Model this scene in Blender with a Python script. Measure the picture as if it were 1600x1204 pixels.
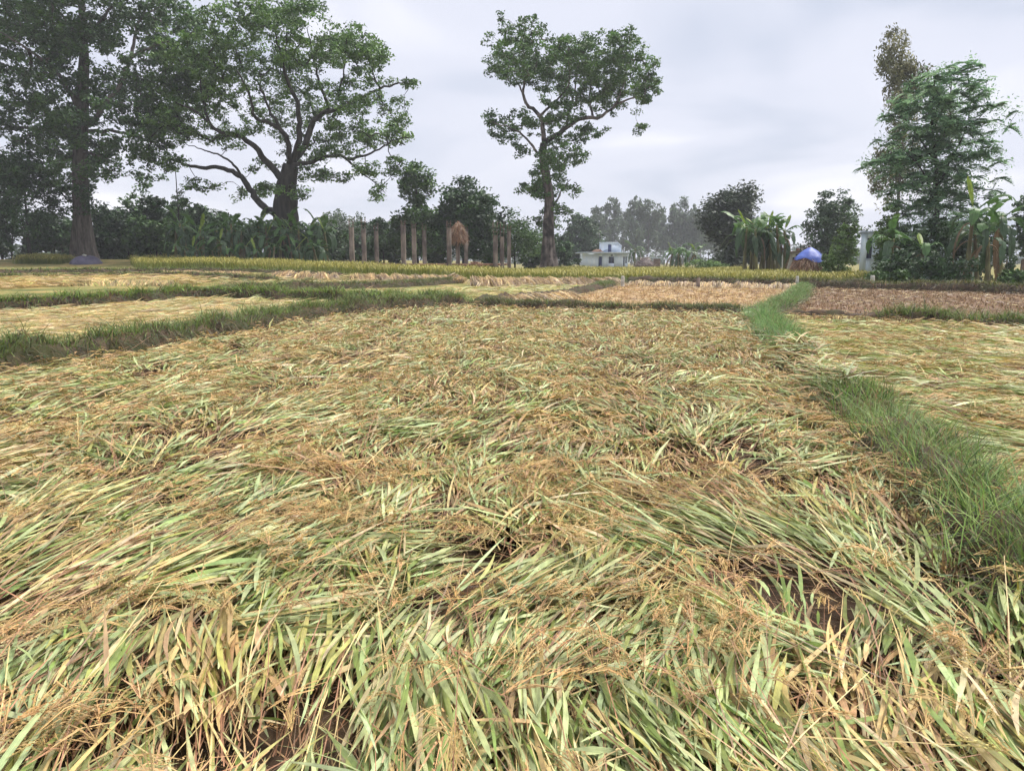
import bpy, math, random
import numpy as np
rng = np.random.default_rng(11)
random.seed(11)
scene = bpy.context.scene
for o in list(bpy.data.objects):
    bpy.data.objects.remove(o)
C = scene.collection
R = math.radians

# ---------------------------------------------------------------- camera
F = 1164.0                       # focal length in pixels of the 1600 px wide photograph
HOR = 408.0                      # row of the horizon
PITCH = math.atan((602.0 - HOR) / F)
EYE = 1.55
cam_d = bpy.data.cameras.new('camera')
cam_d.sensor_width = 36.0
cam_d.lens = F / 1600.0 * 36.0
cam_d.clip_start = 0.05
cam_d.clip_end = 5000.0
cam = bpy.data.objects.new('camera', cam_d)
C.objects.link(cam)
cam.location = (0, 0, EYE)
cam.rotation_euler = (math.pi / 2 - PITCH, 0, 0)
scene.camera = cam

# ---------------------------------------------------------------- sky
SUN_EL, SUN_AZ = 62.0, 62.0      # azimuth from +Y towards +X
world = bpy.data.worlds.new('World')
scene.world = world
world.use_nodes = True
nt = world.node_tree
nt.nodes.clear()
def N(t, tree=None, **kw):
    n = (tree or nt).nodes.new(t)
    for k, v in kw.items():
        setattr(n, k, v)
    return n
out = N('ShaderNodeOutputWorld')
bg = N('ShaderNodeBackground')
bg.inputs['Strength'].default_value = 0.1
sky = N('ShaderNodeTexSky', sky_type='NISHITA', sun_disc=False)
sky.sun_elevation = R(SUN_EL)
sky.sun_rotation = R(SUN_AZ)
tc = N('ShaderNodeTexCoord')
sep = N('ShaderNodeSeparateXYZ')
nt.links.new(tc.outputs['Generated'], sep.inputs[0])
addz = N('ShaderNodeMath', operation='ADD'); addz.inputs[1].default_value = 0.22
absz = N('ShaderNodeMath', operation='ABSOLUTE')
nt.links.new(sep.outputs['Z'], absz.inputs[0]); nt.links.new(absz.outputs[0], addz.inputs[0])
dx = N('ShaderNodeMath', operation='DIVIDE'); dy = N('ShaderNodeMath', operation='DIVIDE')
nt.links.new(sep.outputs['X'], dx.inputs[0]); nt.links.new(addz.outputs[0], dx.inputs[1])
nt.links.new(sep.outputs['Y'], dy.inputs[0]); nt.links.new(addz.outputs[0], dy.inputs[1])
cmb = N('ShaderNodeCombineXYZ')
nt.links.new(dx.outputs[0], cmb.inputs[0]); nt.links.new(dy.outputs[0], cmb.inputs[1])
nz = N('ShaderNodeTexNoise'); nz.inputs['Scale'].default_value = 1.05
nz.inputs['Detail'].default_value = 3.5; nz.inputs['Roughness'].default_value = 0.5
nz.inputs['Distortion'].default_value = 0.5
nt.links.new(cmb.outputs[0], nz.inputs['Vector'])
rmp = N('ShaderNodeValToRGB')
rmp.color_ramp.interpolation = 'EASE'
e = rmp.color_ramp.elements
e[0].position = 0.30; e[0].color = (0.352, 0.388, 0.470, 1)
e[1].position = 0.72; e[1].color = (0.652, 0.648, 0.686, 1)
m = rmp.color_ramp.elements.new(0.52); m.color = (0.484, 0.499, 0.570, 1)
nt.links.new(nz.outputs['Fac'], rmp.inputs[0])
sc10 = N('ShaderNodeVectorMath', operation='SCALE'); sc10.inputs['Scale'].default_value = 10.0
nt.links.new(rmp.outputs[0], sc10.inputs[0])
mixs = N('ShaderNodeMix', data_type='RGBA'); mixs.inputs['Factor'].default_value = 0.96
nt.links.new(sky.outputs[0], mixs.inputs['A']); nt.links.new(sc10.outputs[0], mixs.inputs['B'])
nt.links.new(mixs.outputs['Result'], bg.inputs['Color'])
nt.links.new(bg.outputs[0], out.inputs[0])

# ---------------------------------------------------------------- sun behind cloud
sd = bpy.data.lights.new('sun', 'SUN')
sd.energy = 3.2
sd.angle = R(40)
sd.color = (1.0, 0.955, 0.88)
sun = bpy.data.objects.new('sun', sd)
C.objects.link(sun)
sun.location = (30, 40, 80)
sun.rotation_euler = (R(90 - SUN_EL), 0, R(180 - SUN_AZ))

scene.view_settings.view_transform = 'Standard'
scene.view_settings.look = 'None'
scene.view_settings.gamma = 1.0
scene.view_settings.exposure = 0.80
scene.view_settings.use_curve_mapping = False
scene.render.engine = 'CYCLES'
scene.cycles.use_denoising = True
scene.cycles.max_bounces = 5
scene.cycles.diffuse_bounces = 2
scene.cycles.glossy_bounces = 2
scene.cycles.transmission_bounces = 3
scene.cycles.volume_bounces = 0
scene.cycles.use_adaptive_sampling = True
scene.cycles.adaptive_threshold = 0.05

# ---------------------------------------------------------------- helpers: geometry
def ss(a, b, x):
    t = np.clip((np.asarray(x, float) - a) / (b - a), 0, 1)
    return t * t * (3 - 2 * t)

def terrain(x, y):
    x = np.asarray(x, float); y = np.asarray(y, float)
    h = 1.0 * ss(12, -30, x) * ss(10, 66, y)
    h = h + 0.75 * ss(71, 84, y) * ss(2, -30, x)
    return h

CP, SP = math.cos(PITCH), math.sin(PITCH)
def ray(px, py):
    a, b = (px - 800) / F, (602 - py) / F
    return np.array([a, CP + b * SP, -SP + b * CP])

def at(px, py, Y):
    d = ray(px, py)
    return np.array([0, 0, EYE]) + d * (Y / d[1])

def G(px, py):
    """where the sight line of a photograph pixel meets the terrain"""
    d = ray(px, py)
    t = np.concatenate([np.arange(1, 40, .05), np.arange(40, 400, .4)])
    P = np.array([0, 0, EYE]) + t[:, None] * d
    below = P[:, 2] <= terrain(P[:, 0], P[:, 1])
    i = int(np.argmax(below)) if below.any() else len(t) - 1
    p = P[i]
    return np.array([p[0], p[1], float(terrain(p[0], p[1]))])

def gp(pts):
    return np.array([G(*p) for p in pts])

def lin(r, g, b, k=1.0):
    c = np.array([r, g, b], float) / 255
    c = np.where(c <= 0.04045, c / 12.92, ((c + 0.055) / 1.055) ** 2.4)
    return c * k

class Waves:
    """smooth random field in the plane"""
    def __init__(s, scale, n=7, seed=0):
        r = np.random.default_rng(seed)
        a = r.uniform(0, 2 * math.pi, n); k = r.uniform(.6, 1.7, n) * 2 * math.pi / scale
        s.kx, s.ky, s.ph, s.n = k * np.cos(a), k * np.sin(a), r.uniform(0, 6.28, n), n
    def __call__(s, x, y):
        x = np.asarray(x, float)[..., None]; y = np.asarray(y, float)[..., None]
        return np.sin(x * s.kx + y * s.ky + s.ph).sum(-1) / math.sqrt(s.n / 2)

def inside(poly, x, y):
    poly = np.asarray(poly)[:, :2]
    c = np.zeros(len(x), bool)
    j = len(poly) - 1
    for i in range(len(poly)):
        xi, yi = poly[i]; xj, yj = poly[j]
        if yi != yj:
            c ^= ((yi > y) != (yj > y)) & (x < (xj - xi) * (y - yi) / (yj - yi) + xi)
        j = i
    return c

class Soup:
    def __init__(s):
        s.V, s.Q, s.K, s.U, s.n = [], [], [], [], 0
    def add(s, V, Q, col, uv=None):
        V = np.asarray(V, float).reshape(-1, 3); Q = np.asarray(Q, int).reshape(-1, 4)
        col = np.asarray(col, float)
        if col.ndim == 1:
            col = np.tile(col, (len(V), 1))
        s.V.append(V); s.Q.append(Q + s.n); s.K.append(col)
        s.U.append(np.zeros((len(V), 2)) if uv is None else uv)
        s.n += len(V)
    def mesh(s, name, material, origin=(0, 0, 0), smooth=False):
        V = np.concatenate(s.V) - np.asarray(origin, float); Q = np.concatenate(s.Q)
        K = np.concatenate(s.K); U = np.concatenate(s.U)
        me = bpy.data.meshes.new(name)
        me.vertices.add(len(V)); me.vertices.foreach_set('co', V.astype(np.float32).ravel())
        me.loops.add(Q.size); me.loops.foreach_set('vertex_index', Q.astype(np.int32).ravel())
        me.polygons.add(len(Q)); me.polygons.foreach_set('loop_start', np.arange(0, Q.size, 4, dtype=np.int32))
        if smooth:
            me.polygons.foreach_set('use_smooth', np.ones(len(Q), bool))
        ca = me.color_attributes.new('Col', 'FLOAT_COLOR', 'POINT')
        ca.data.foreach_set('color', np.c_[K, np.ones(len(K))].astype(np.float32).ravel())
        ul = me.uv_layers.new(name='UVMap')
        ul.data.foreach_set('uv', U[Q.ravel()].astype(np.float32).ravel())
        me.update(calc_edges=True)
        me.materials.append(material)
        return me

def link(name, me, parent=None, loc=(0, 0, 0), **props):
    o = bpy.data.objects.new(name, me)
    C.objects.link(o)
    o.location = loc
    if parent is not None:
        o.parent = parent
    for k, v in props.items():
        o[k] = v
    return o

def thing(name, loc, label, category, group=None):
    o = link(name, None, None, loc, label=label, category=category)
    if group:
        o['group'] = group
    return o

def part(name, soup, material, root, smooth=False, **props):
    """a part built in world coordinates, hung under its thing"""
    return link(name, soup.mesh(name, material, root.location, smooth), root, **props)

def ribbons(S, root, D, L, w, col, lift=0, droop=0, lat=0, bend=0, roll=0, nseg=3, prof=None, tip=None, tipmix=0.0):
    """flat blades: centre line from root along D, rising by lift, sagging by droop, width w"""
    n = len(root)
    if n == 0:
        return
    L, w, lift, droop, lat, bend, roll = [np.broadcast_to(np.asarray(a, float), (n,)) for a in (L, w, lift, droop, lat, bend, roll)]
    D = D / np.linalg.norm(D, axis=1, keepdims=True)
    Z = np.array([0, 0, 1.0])
    H = D * [1, 1, 0]
    hl = np.linalg.norm(H, axis=1, keepdims=True)
    H = np.where(hl > 1e-4, H / np.maximum(hl, 1e-4), [1.0, 0, 0])
    Sd = np.c_[-H[:, 1], H[:, 0], np.zeros(n)]
    t = np.linspace(0, 1, nseg + 1)
    if prof is None:
        prof = np.interp(t, [0, .3, .65, 1], [.16, 1, .8, .04])
    else:
        prof = np.interp(t, np.linspace(0, 1, len(prof)), prof)
    c = (root[:, None] + D[:, None] * (L[:, None] * t)[..., None]
         + Z * (L[:, None] * (lift[:, None] * t - droop[:, None] * t ** 2))[..., None]
         + Sd[:, None] * (L[:, None] * lat[:, None] * t ** 2)[..., None]
         + H[:, None] * (L[:, None] * bend[:, None] * t ** 2)[..., None])
    up = np.cross(Sd, D)
    W = Sd * np.cos(roll)[:, None] + up * np.sin(roll)[:, None]
    off = W[:, None] * (w[:, None] * prof / 2)[..., None]
    V = np.stack([c - off, c + off], 2)                       # n, seg+1, 2, 3
    col = np.broadcast_to(np.asarray(col, float), (n, 3))
    K = np.broadcast_to(col[:, None, None], V.shape).copy()
    if tip is not None:
        f = (t ** 2 * tipmix)[None, :, None, None]
        K = K * (1 - f) + np.broadcast_to(np.asarray(tip, float), (n, 3))[:, None, None] * f
    U = np.zeros(V.shape[:3] + (2,))
    U[:, :, 1, 0] = 1; U[..., 1] = t[None, :, None] + rng.uniform(0, 20, n)[:, None, None]
    b = np.arange(n)[:, None] * (2 * (nseg + 1)) + np.arange(nseg) * 2
    Q = np.stack([b, b + 1, b + 3, b + 2], -1)
    S.add(V, Q, K.reshape(-1, 3), U.reshape(-1, 2))

def box(S, x0, x1, y0, y1, z0, z1, col=(1, 1, 1), rz=0.0, piv=None):
    V = np.array([[x, y, z] for z in (z0, z1) for x, y in ((x0, y0), (x1, y0), (x1, y1), (x0, y1))], float)
    if rz:
        p = np.array(piv if piv is not None else ((x0 + x1) / 2, (y0 + y1) / 2))
        c, s = math.cos(rz), math.sin(rz)
        q = V[:, :2] - p
        V[:, :2] = np.c_[q[:, 0] * c - q[:, 1] * s, q[:, 0] * s + q[:, 1] * c] + p
    S.add(V, [[0, 3, 2, 1], [4, 5, 6, 7], [0, 1, 5, 4], [1, 2, 6, 5], [2, 3, 7, 6], [3, 0, 4, 7]], col)

def frames(P):
    T = np.gradient(P, axis=0)
    T /= np.maximum(np.linalg.norm(T, axis=1, keepdims=True), 1e-9)
    ref = np.array([0.0, 1.0, 0.0]) if abs(T[0][1]) < .8 else np.array([1.0, 0, 0])
    A = np.empty_like(P); B = np.empty_like(P)
    for i, t in enumerate(T):
        a = ref - t * np.dot(ref, t); a /= np.linalg.norm(a); ref = a
        A[i] = a; B[i] = np.cross(t, a)
    return A, B

def sweep(S, P, rad, sides, col, mod=None, cap=True):
    P = np.asarray(P, float); n = len(P)
    rad = np.broadcast_to(np.asarray(rad, float), (n,))
    A, B = frames(P)
    a = np.linspace(0, 2 * math.pi, sides, endpoint=False)
    r = np.repeat(rad[:, None], sides, 1)
    if mod is not None:
        r = r * mod(np.arange(n)[:, None] / max(n - 1, 1), a[None])
    V = P[:, None] + A[:, None] * (r * np.cos(a))[..., None] + B[:, None] * (r * np.sin(a))[..., None]
    i = np.arange(n - 1)[:, None] * sides; j = np.arange(sides)[None]; k = (j + 1) % sides
    Q = np.stack([i + j, i + k, i + k + sides, i + j + sides], -1).reshape(-1, 4)
    V = V.reshape(-1, 3)
    if cap:
        V = np.vstack([V, P[-1]])
        b = (n - 1) * sides; jj = np.arange(0, sides - sides % 2, 2)
        Q = np.vstack([Q, np.c_[b + jj, b + (jj + 1) % sides, b + (jj + 2) % sides, np.full(len(jj), n * sides)]])
    S.add(V, Q, col)

def resample(P, step):
    P = np.asarray(P, float)
    d = np.r_[0, np.cumsum(np.linalg.norm(np.diff(P, axis=0), axis=1))]
    n = max(2, int(d[-1] / step) + 1)
    # Catmull-Rom through the points
    u = np.linspace(0, d[-1], n)
    Q = np.vstack([2 * P[0] - P[1], P, 2 * P[-1] - P[-2]])
    i = np.clip(np.searchsorted(d, u, side='right') - 1, 0, len(P) - 2)
    t = ((u - d[i]) / np.maximum(d[i + 1] - d[i], 1e-9))[:, None]
    p0, p1, p2, p3 = Q[i], Q[i + 1], Q[i + 2], Q[i + 3]
    return .5 * ((2 * p1) + (-p0 + p2) * t + (2 * p0 - 5 * p1 + 4 * p2 - p3) * t ** 2 + (-p0 + 3 * p1 - 3 * p2 + p3) * t ** 3)

# ---------------------------------------------------------------- helpers: materials
def new_mat(name):
    m = bpy.data.materials.new(name); m.use_nodes = True
    t = m.node_tree; t.nodes.clear()
    o = t.nodes.new('ShaderNodeOutputMaterial'); p = t.nodes.new('ShaderNodeBsdfPrincipled')
    t.links.new(p.outputs[0], o.inputs[0])
    return m, t, o, p

def mat_leaf(name, rough=.55, spec=.35, transl=.25, scale=6.0, vary=.25, midrib=0.0, tint=None):
    """colour comes with the mesh, the material adds mottling, veins, gloss and some see-through"""
    m, t, o, p = new_mat(name)
    at_ = t.nodes.new('ShaderNodeAttribute'); at_.attribute_name = 'Col'
    nz = t.nodes.new('ShaderNodeTexNoise'); nz.inputs['Scale'].default_value = scale; nz.inputs['Detail'].default_value = 3
    tcx = t.nodes.new('ShaderNodeTexCoord'); t.links.new(tcx.outputs['Object'], nz.inputs['Vector'])
    mr = t.nodes.new('ShaderNodeMapRange'); mr.inputs[1].default_value = .3; mr.inputs[2].default_value = .7
    mr.inputs[3].default_value = 1 - vary; mr.inputs[4].default_value = 1 + vary
    t.links.new(nz.outputs['Fac'], mr.inputs[0])
    sc = t.nodes.new('ShaderNodeVectorMath'); sc.operation = 'SCALE'
    t.links.new(at_.outputs['Color'], sc.inputs[0]); t.links.new(mr.outputs[0], sc.inputs['Scale'])
    colr = sc.outputs[0]
    if midrib:
        uv = t.nodes.new('ShaderNodeUVMap'); uv.uv_map = 'UVMap'
        mp = t.nodes.new('ShaderNodeMapping'); mp.inputs['Scale'].default_value = (9, .7, 1)
        t.links.new(uv.outputs[0], mp.inputs[0])
        n2 = t.nodes.new('ShaderNodeTexNoise'); n2.inputs['Scale'].default_value = 1.6; n2.inputs['Detail'].default_value = 4
        t.links.new(mp.outputs[0], n2.inputs['Vector'])
        m2 = t.nodes.new('ShaderNodeMapRange'); m2.inputs[1].default_value = .3; m2.inputs[2].default_value = .7
        m2.inputs[3].default_value = 1 - midrib; m2.inputs[4].default_value = 1 + midrib
        t.links.new(n2.outputs['Fac'], m2.inputs[0])
        s2 = t.nodes.new('ShaderNodeVectorMath'); s2.operation = 'SCALE'
        t.links.new(colr, s2.inputs[0]); t.links.new(m2.outputs[0], s2.inputs['Scale']); colr = s2.outputs[0]
        bp = t.nodes.new('ShaderNodeBump'); bp.inputs['Strength'].default_value = .35; bp.inputs['Distance'].default_value = .004
        t.links.new(n2.outputs['Fac'], bp.inputs['Height']); t.links.new(bp.outputs[0], p.inputs['Normal'])
    t.links.new(colr, p.inputs['Base Color'])
    p.inputs['Roughness'].default_value = rough; p.inputs['Specular IOR Level'].default_value = spec
    if transl:
        tr = t.nodes.new('ShaderNodeBsdfTranslucent'); t.links.new(colr, tr.inputs['Color'])
        mx = t.nodes.new('ShaderNodeMixShader'); mx.inputs[0].default_value = transl
        t.links.new(p.outputs[0], mx.inputs[1]); t.links.new(tr.outputs[0], mx.inputs[2]); t.links.new(mx.outputs[0], o.inputs[0])
    return m

def mat_two(name, c1, c2, scale=4.0, rough=.85, bump=.3, dist=.02, stretch=(1, 1, 1), detail=6, spec=.3, c3=None, scale3=.5, lo=.35, hi=.65):
    m, t, o, p = new_mat(name)
    tcx = t.nodes.new('ShaderNodeTexCoord')
    mp = t.nodes.new('ShaderNodeMapping'); mp.inputs['Scale'].default_value = stretch
    t.links.new(tcx.outputs['Object'], mp.inputs[0])
    nz = t.nodes.new('ShaderNodeTexNoise'); nz.inputs['Scale'].default_value = scale; nz.inputs['Detail'].default_value = detail
    nz.inputs['Roughness'].default_value = .62
    t.links.new(mp.outputs[0], nz.inputs['Vector'])
    rp = t.nodes.new('ShaderNodeValToRGB')
    rp.color_ramp.elements[0].position = lo; rp.color_ramp.elements[0].color = (*c1, 1)
    rp.color_ramp.elements[1].position = hi; rp.color_ramp.elements[1].color = (*c2, 1)
    t.links.new(nz.outputs['Fac'], rp.inputs[0]); colr = rp.outputs[0]
    if c3 is not None:
        n3 = t.nodes.new('ShaderNodeTexNoise'); n3.inputs['Scale'].default_value = scale3; n3.inputs['Detail'].default_value = 5
        t.links.new(tcx.outputs['Object'], n3.inputs['Vector'])
        r3 = t.nodes.new('ShaderNodeMapRange'); r3.inputs[1].default_value = .45; r3.inputs[2].default_value = .62
        t.links.new(n3.outputs['Fac'], r3.inputs[0])
        mx = t.nodes.new('ShaderNodeMix'); mx.data_type = 'RGBA'; mx.inputs['B'].default_value = (*c3, 1)
        t.links.new(r3.outputs[0], mx.inputs['Factor']); t.links.new(colr, mx.inputs['A']); colr = mx.outputs['Result']
    t.links.new(colr, p.inputs['Base Color'])
    p.inputs['Roughness'].default_value = rough; p.inputs['Specular IOR Level'].default_value = spec
    if bump:
        bp = t.nodes.new('ShaderNodeBump'); bp.inputs['Strength'].default_value = bump; bp.inputs['Distance'].default_value = dist
        t.links.new(nz.outputs['Fac'], bp.inputs['Height']); t.links.new(bp.outputs[0], p.inputs['Normal'])
    return m

M = dict(
    rice=mat_leaf('rice_leaf', rough=.36, spec=.55, transl=.18, scale=22, vary=.24, midrib=.24),
    stalk=mat_leaf('rice_stalk', rough=.5, spec=.4, transl=0, scale=30, vary=.25),
    grain=mat_leaf('rice_grain', rough=.6, spec=.3, transl=.1, scale=40, vary=.2),
    grass=mat_leaf('grass_blade', rough=.5, spec=.35, transl=.3, scale=5, vary=.2),
    leaf=mat_leaf('tree_leaf', rough=.5, spec=.4, transl=.22, scale=.6, vary=.25),
    frond=mat_leaf('frond_leaf', rough=.5, spec=.35, transl=.48, scale=.8, vary=.2),
    banana=mat_leaf('banana_leaf', rough=.38, spec=.5, transl=.3, scale=3, vary=.2, midrib=.12),
    bark=mat_two('bark', lin(58, 53, 49), lin(112, 104, 97), 2.2, .9, .9, .08, (1.6, 1.6, .35)),
    bark_dark=mat_two('bark_dark', lin(38, 36, 34), lin(70, 66, 60), 2.0, .9, .6, .06, (1.6, 1.6, .4)),
    bark_pale=mat_two('bark_pale', lin(66, 60, 56), lin(140, 128, 122), 1.6, .9, 1.0, .1, (2.2, 2.2, .25), c3=lin(50, 46, 43), scale3=1.1),
    soil=mat_two('soil', lin(52, 42, 34), lin(104, 84, 66), 3.0, .95, .8, .04, c3=lin(120, 98, 72), scale3=.6),
    earth=mat_two('bund_earth', lin(44, 37, 30), lin(92, 76, 60), 5.0, .95, .9, .05, c3=lin(66, 66, 42), scale3=1.4),
    stubble_tan=mat_two('stubble_ground', lin(110, 86, 62), lin(196, 166, 124), 3.2, .95, .9, .05, (1, .5, 1), c3=lin(176, 144, 102), scale3=.35),
    stubble_brown=mat_two('brown_stubble_ground', lin(56, 44, 36), lin(136, 108, 82), 2.6, .95, 1, .08, (1, .6, 1), c3=lin(118, 92, 72), scale3=.3),
    verge=mat_two('verge', lin(58, 66, 36), lin(120, 116, 66), 1.2, .95, .6, .05, c3=lin(150, 126, 80), scale3=.25),
)
# ================================================================ the setting: ground, bunds
def sheet(xs, ys, name, mat, z0=0.0, poly=None):
    X, Y = np.meshgrid(xs, ys)
    Z = terrain(X, Y) + z0
    S = Soup()
    nx, ny = len(xs), len(ys)
    i = (np.arange(ny - 1)[:, None] * nx + np.arange(nx - 1)[None]).ravel()
    Q = np.c_[i, i + 1, i + 1 + nx, i + nx]
    V = np.c_[X.ravel(), Y.ravel(), Z.ravel()]
    if poly is not None:
        c = V[Q].mean(1)
        Q = Q[inside(poly, c[:, 0], c[:, 1])]
    S.add(V, Q, (1, 1, 1))
    return S.mesh(name, mat, smooth=True)

def graded(lo, hi, near, grow=1.12, first=.5):
    a = [0.0]; d = first
    while a[-1] < max(abs(lo), abs(hi)):
        a.append(a[-1] + d)
        if a[-1] > near:
            d *= grow
    a = np.array(a)
    s = np.unique(np.r_[-a, a])
    return s[(s >= lo) & (s <= hi)]

ground_mat, gt, go, gpr = new_mat('ground')
def _ground_nodes():
    t = gt
    tcx = t.nodes.new('ShaderNodeTexCoord')
    def noise(s, d=6):
        n = t.nodes.new('ShaderNodeTexNoise'); n.inputs['Scale'].default_value = s; n.inputs['Detail'].default_value = d
        n.inputs['Roughness'].default_value = .65
        t.links.new(tcx.outputs['Object'], n.inputs['Vector']); return n.outputs['Fac']
    def ramp(f, *st):
        r = t.nodes.new('ShaderNodeValToRGB'); el = r.color_ramp.elements
        el[0].position, el[0].color = st[0][0], (*st[0][1], 1); el[1].position, el[1].color = st[-1][0], (*st[-1][1], 1)
        for p, c in st[1:-1]:
            q = el.new(p); q.color = (*c, 1)
        t.links.new(f, r.inputs[0]); return r.outputs[0]
    soil = ramp(noise(5), (.3, lin(40, 32, 26)), (.55, lin(84, 68, 54)), (.75, lin(128, 106, 80)))
    grass = ramp(noise(.5), (.34, lin(84, 92, 50)), (.5, lin(126, 122, 72)), (.66, lin(166, 140, 92)))
    sp = t.nodes.new('ShaderNodeSeparateXYZ'); t.links.new(tcx.outputs['Object'], sp.inputs[0])
    mr = t.nodes.new('ShaderNodeMapRange'); mr.inputs[1].default_value = 24; mr.inputs[2].default_value = 30
    t.links.new(sp.outputs['Y'], mr.inputs[0])
    mx = t.nodes.new('ShaderNodeMix'); mx.data_type = 'RGBA'
    t.links.new(mr.outputs[0], mx.inputs['Factor']); t.links.new(soil, mx.inputs['A']); t.links.new(grass, mx.inputs['B'])
    t.links.new(mx.outputs['Result'], gpr.inputs['Base Color'])
    gpr.inputs['Roughness'].default_value = .95; gpr.inputs['Specular IOR Level'].default_value = .2
    b = t.nodes.new('ShaderNodeBump'); b.inputs['Strength'].default_value = .8; b.inputs['Distance'].default_value = .04
    t.links.new(noise(7), b.inputs['Height']); t.links.new(b.outputs[0], gpr.inputs['Normal'])
_ground_nodes()
GX = graded(-520, 520, 60, 1.15, 1.0)
GY = np.unique(np.r_[np.arange(-40, 110, 1.0), graded(110, 560, 110, 1.1, 2.0)])
link('ground', sheet(GX, GY, 'ground', ground_mat), kind='structure')

# pixel outlines of the plots, taken to the ground
def field(name, mat, px, z0=.004, step=.5):
    P = gp(px)
    xs = np.arange(P[:, 0].min() - 1, P[:, 0].max() + 1, step); ys = np.arange(P[:, 1].min() - 1, P[:, 1].max() + 1, step)
    link(name, sheet(xs, ys, name, mat, z0, P), kind='structure')
    return P
P3 = field('tan_stubble_field', M['stubble_tan'], [(760, 484), (900, 488), (1165, 492), (1235, 470), (1255, 449), (980, 444), (890, 466), (790, 478)], .02)
P4 = field('brown_stubble_field', M['stubble_brown'], [(1190, 495), (1245, 470), (1258, 450), (1420, 453), (1620, 458), (1900, 468), (1900, 525), (1600, 512), (1400, 502), (1250, 496)], .02)
P1 = field('left_straw_field', M['stubble_tan'], [(-260, 512), (0, 490), (315, 468), (450, 473), (560, 477), (700, 481), (560, 494), (350, 527), (150, 556), (0, 576), (-260, 622)], .02)

BUNDS = {}
def bund(name, px, H, W, seed=0):
    """an earth bank swept along a line on the ground"""
    L = resample(gp(px), .25)
    L[:, 2] = terrain(L[:, 0], L[:, 1])
    r = np.random.default_rng(seed)
    T = np.gradient(L[:, :2], axis=0); T /= np.linalg.norm(T, axis=1, keepdims=True)
    Nn = np.c_[-T[:, 1], T[:, 0]]
    d = np.cumsum(np.r_[0, np.linalg.norm(np.diff(L[:, :2], axis=0), axis=1)])
    wv = Waves(1.7, 6, seed + 3)
    hs = H * (1 + .09 * wv(d, d * 0)); ws = W * (1 + .15 * wv(d * .8 + 9, d * 0))
    ends = np.minimum(ss(0, .6, d), ss(0, .6, d[-1] - d)); hs = hs * (.25 + .75 * ends)
    a = np.linspace(-1, 1, 11)
    prof = (1 - np.abs(a) ** 3.0)
    lump = wv(d[:, None] * 2.3 + a * 1.7, a * 2.1 + 0 * d[:, None]) * .035 * (np.abs(a) < .99)
    V = np.empty((len(L), 11, 3))
    V[:, :, :2] = L[:, None, :2] + Nn[:, None] * (a * ws[:, None] / 2)[..., None]
    V[:, :, 2] = terrain(V[:, :, 0], V[:, :, 1]) + hs[:, None] * prof + lump - .06 * (np.abs(a) > .99)
    i = (np.arange(len(L) - 1)[:, None] * 11 + np.arange(10)[None]).ravel()
    S = Soup(); S.add(V, np.c_[i, i + 1, i + 12, i + 11], (1, 1, 1))
    link(name, S.mesh(name, M['earth'], smooth=True), kind='structure')
    BUNDS[name] = dict(L=L, N=Nn, d=d, h=hs, w=ws)

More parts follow.
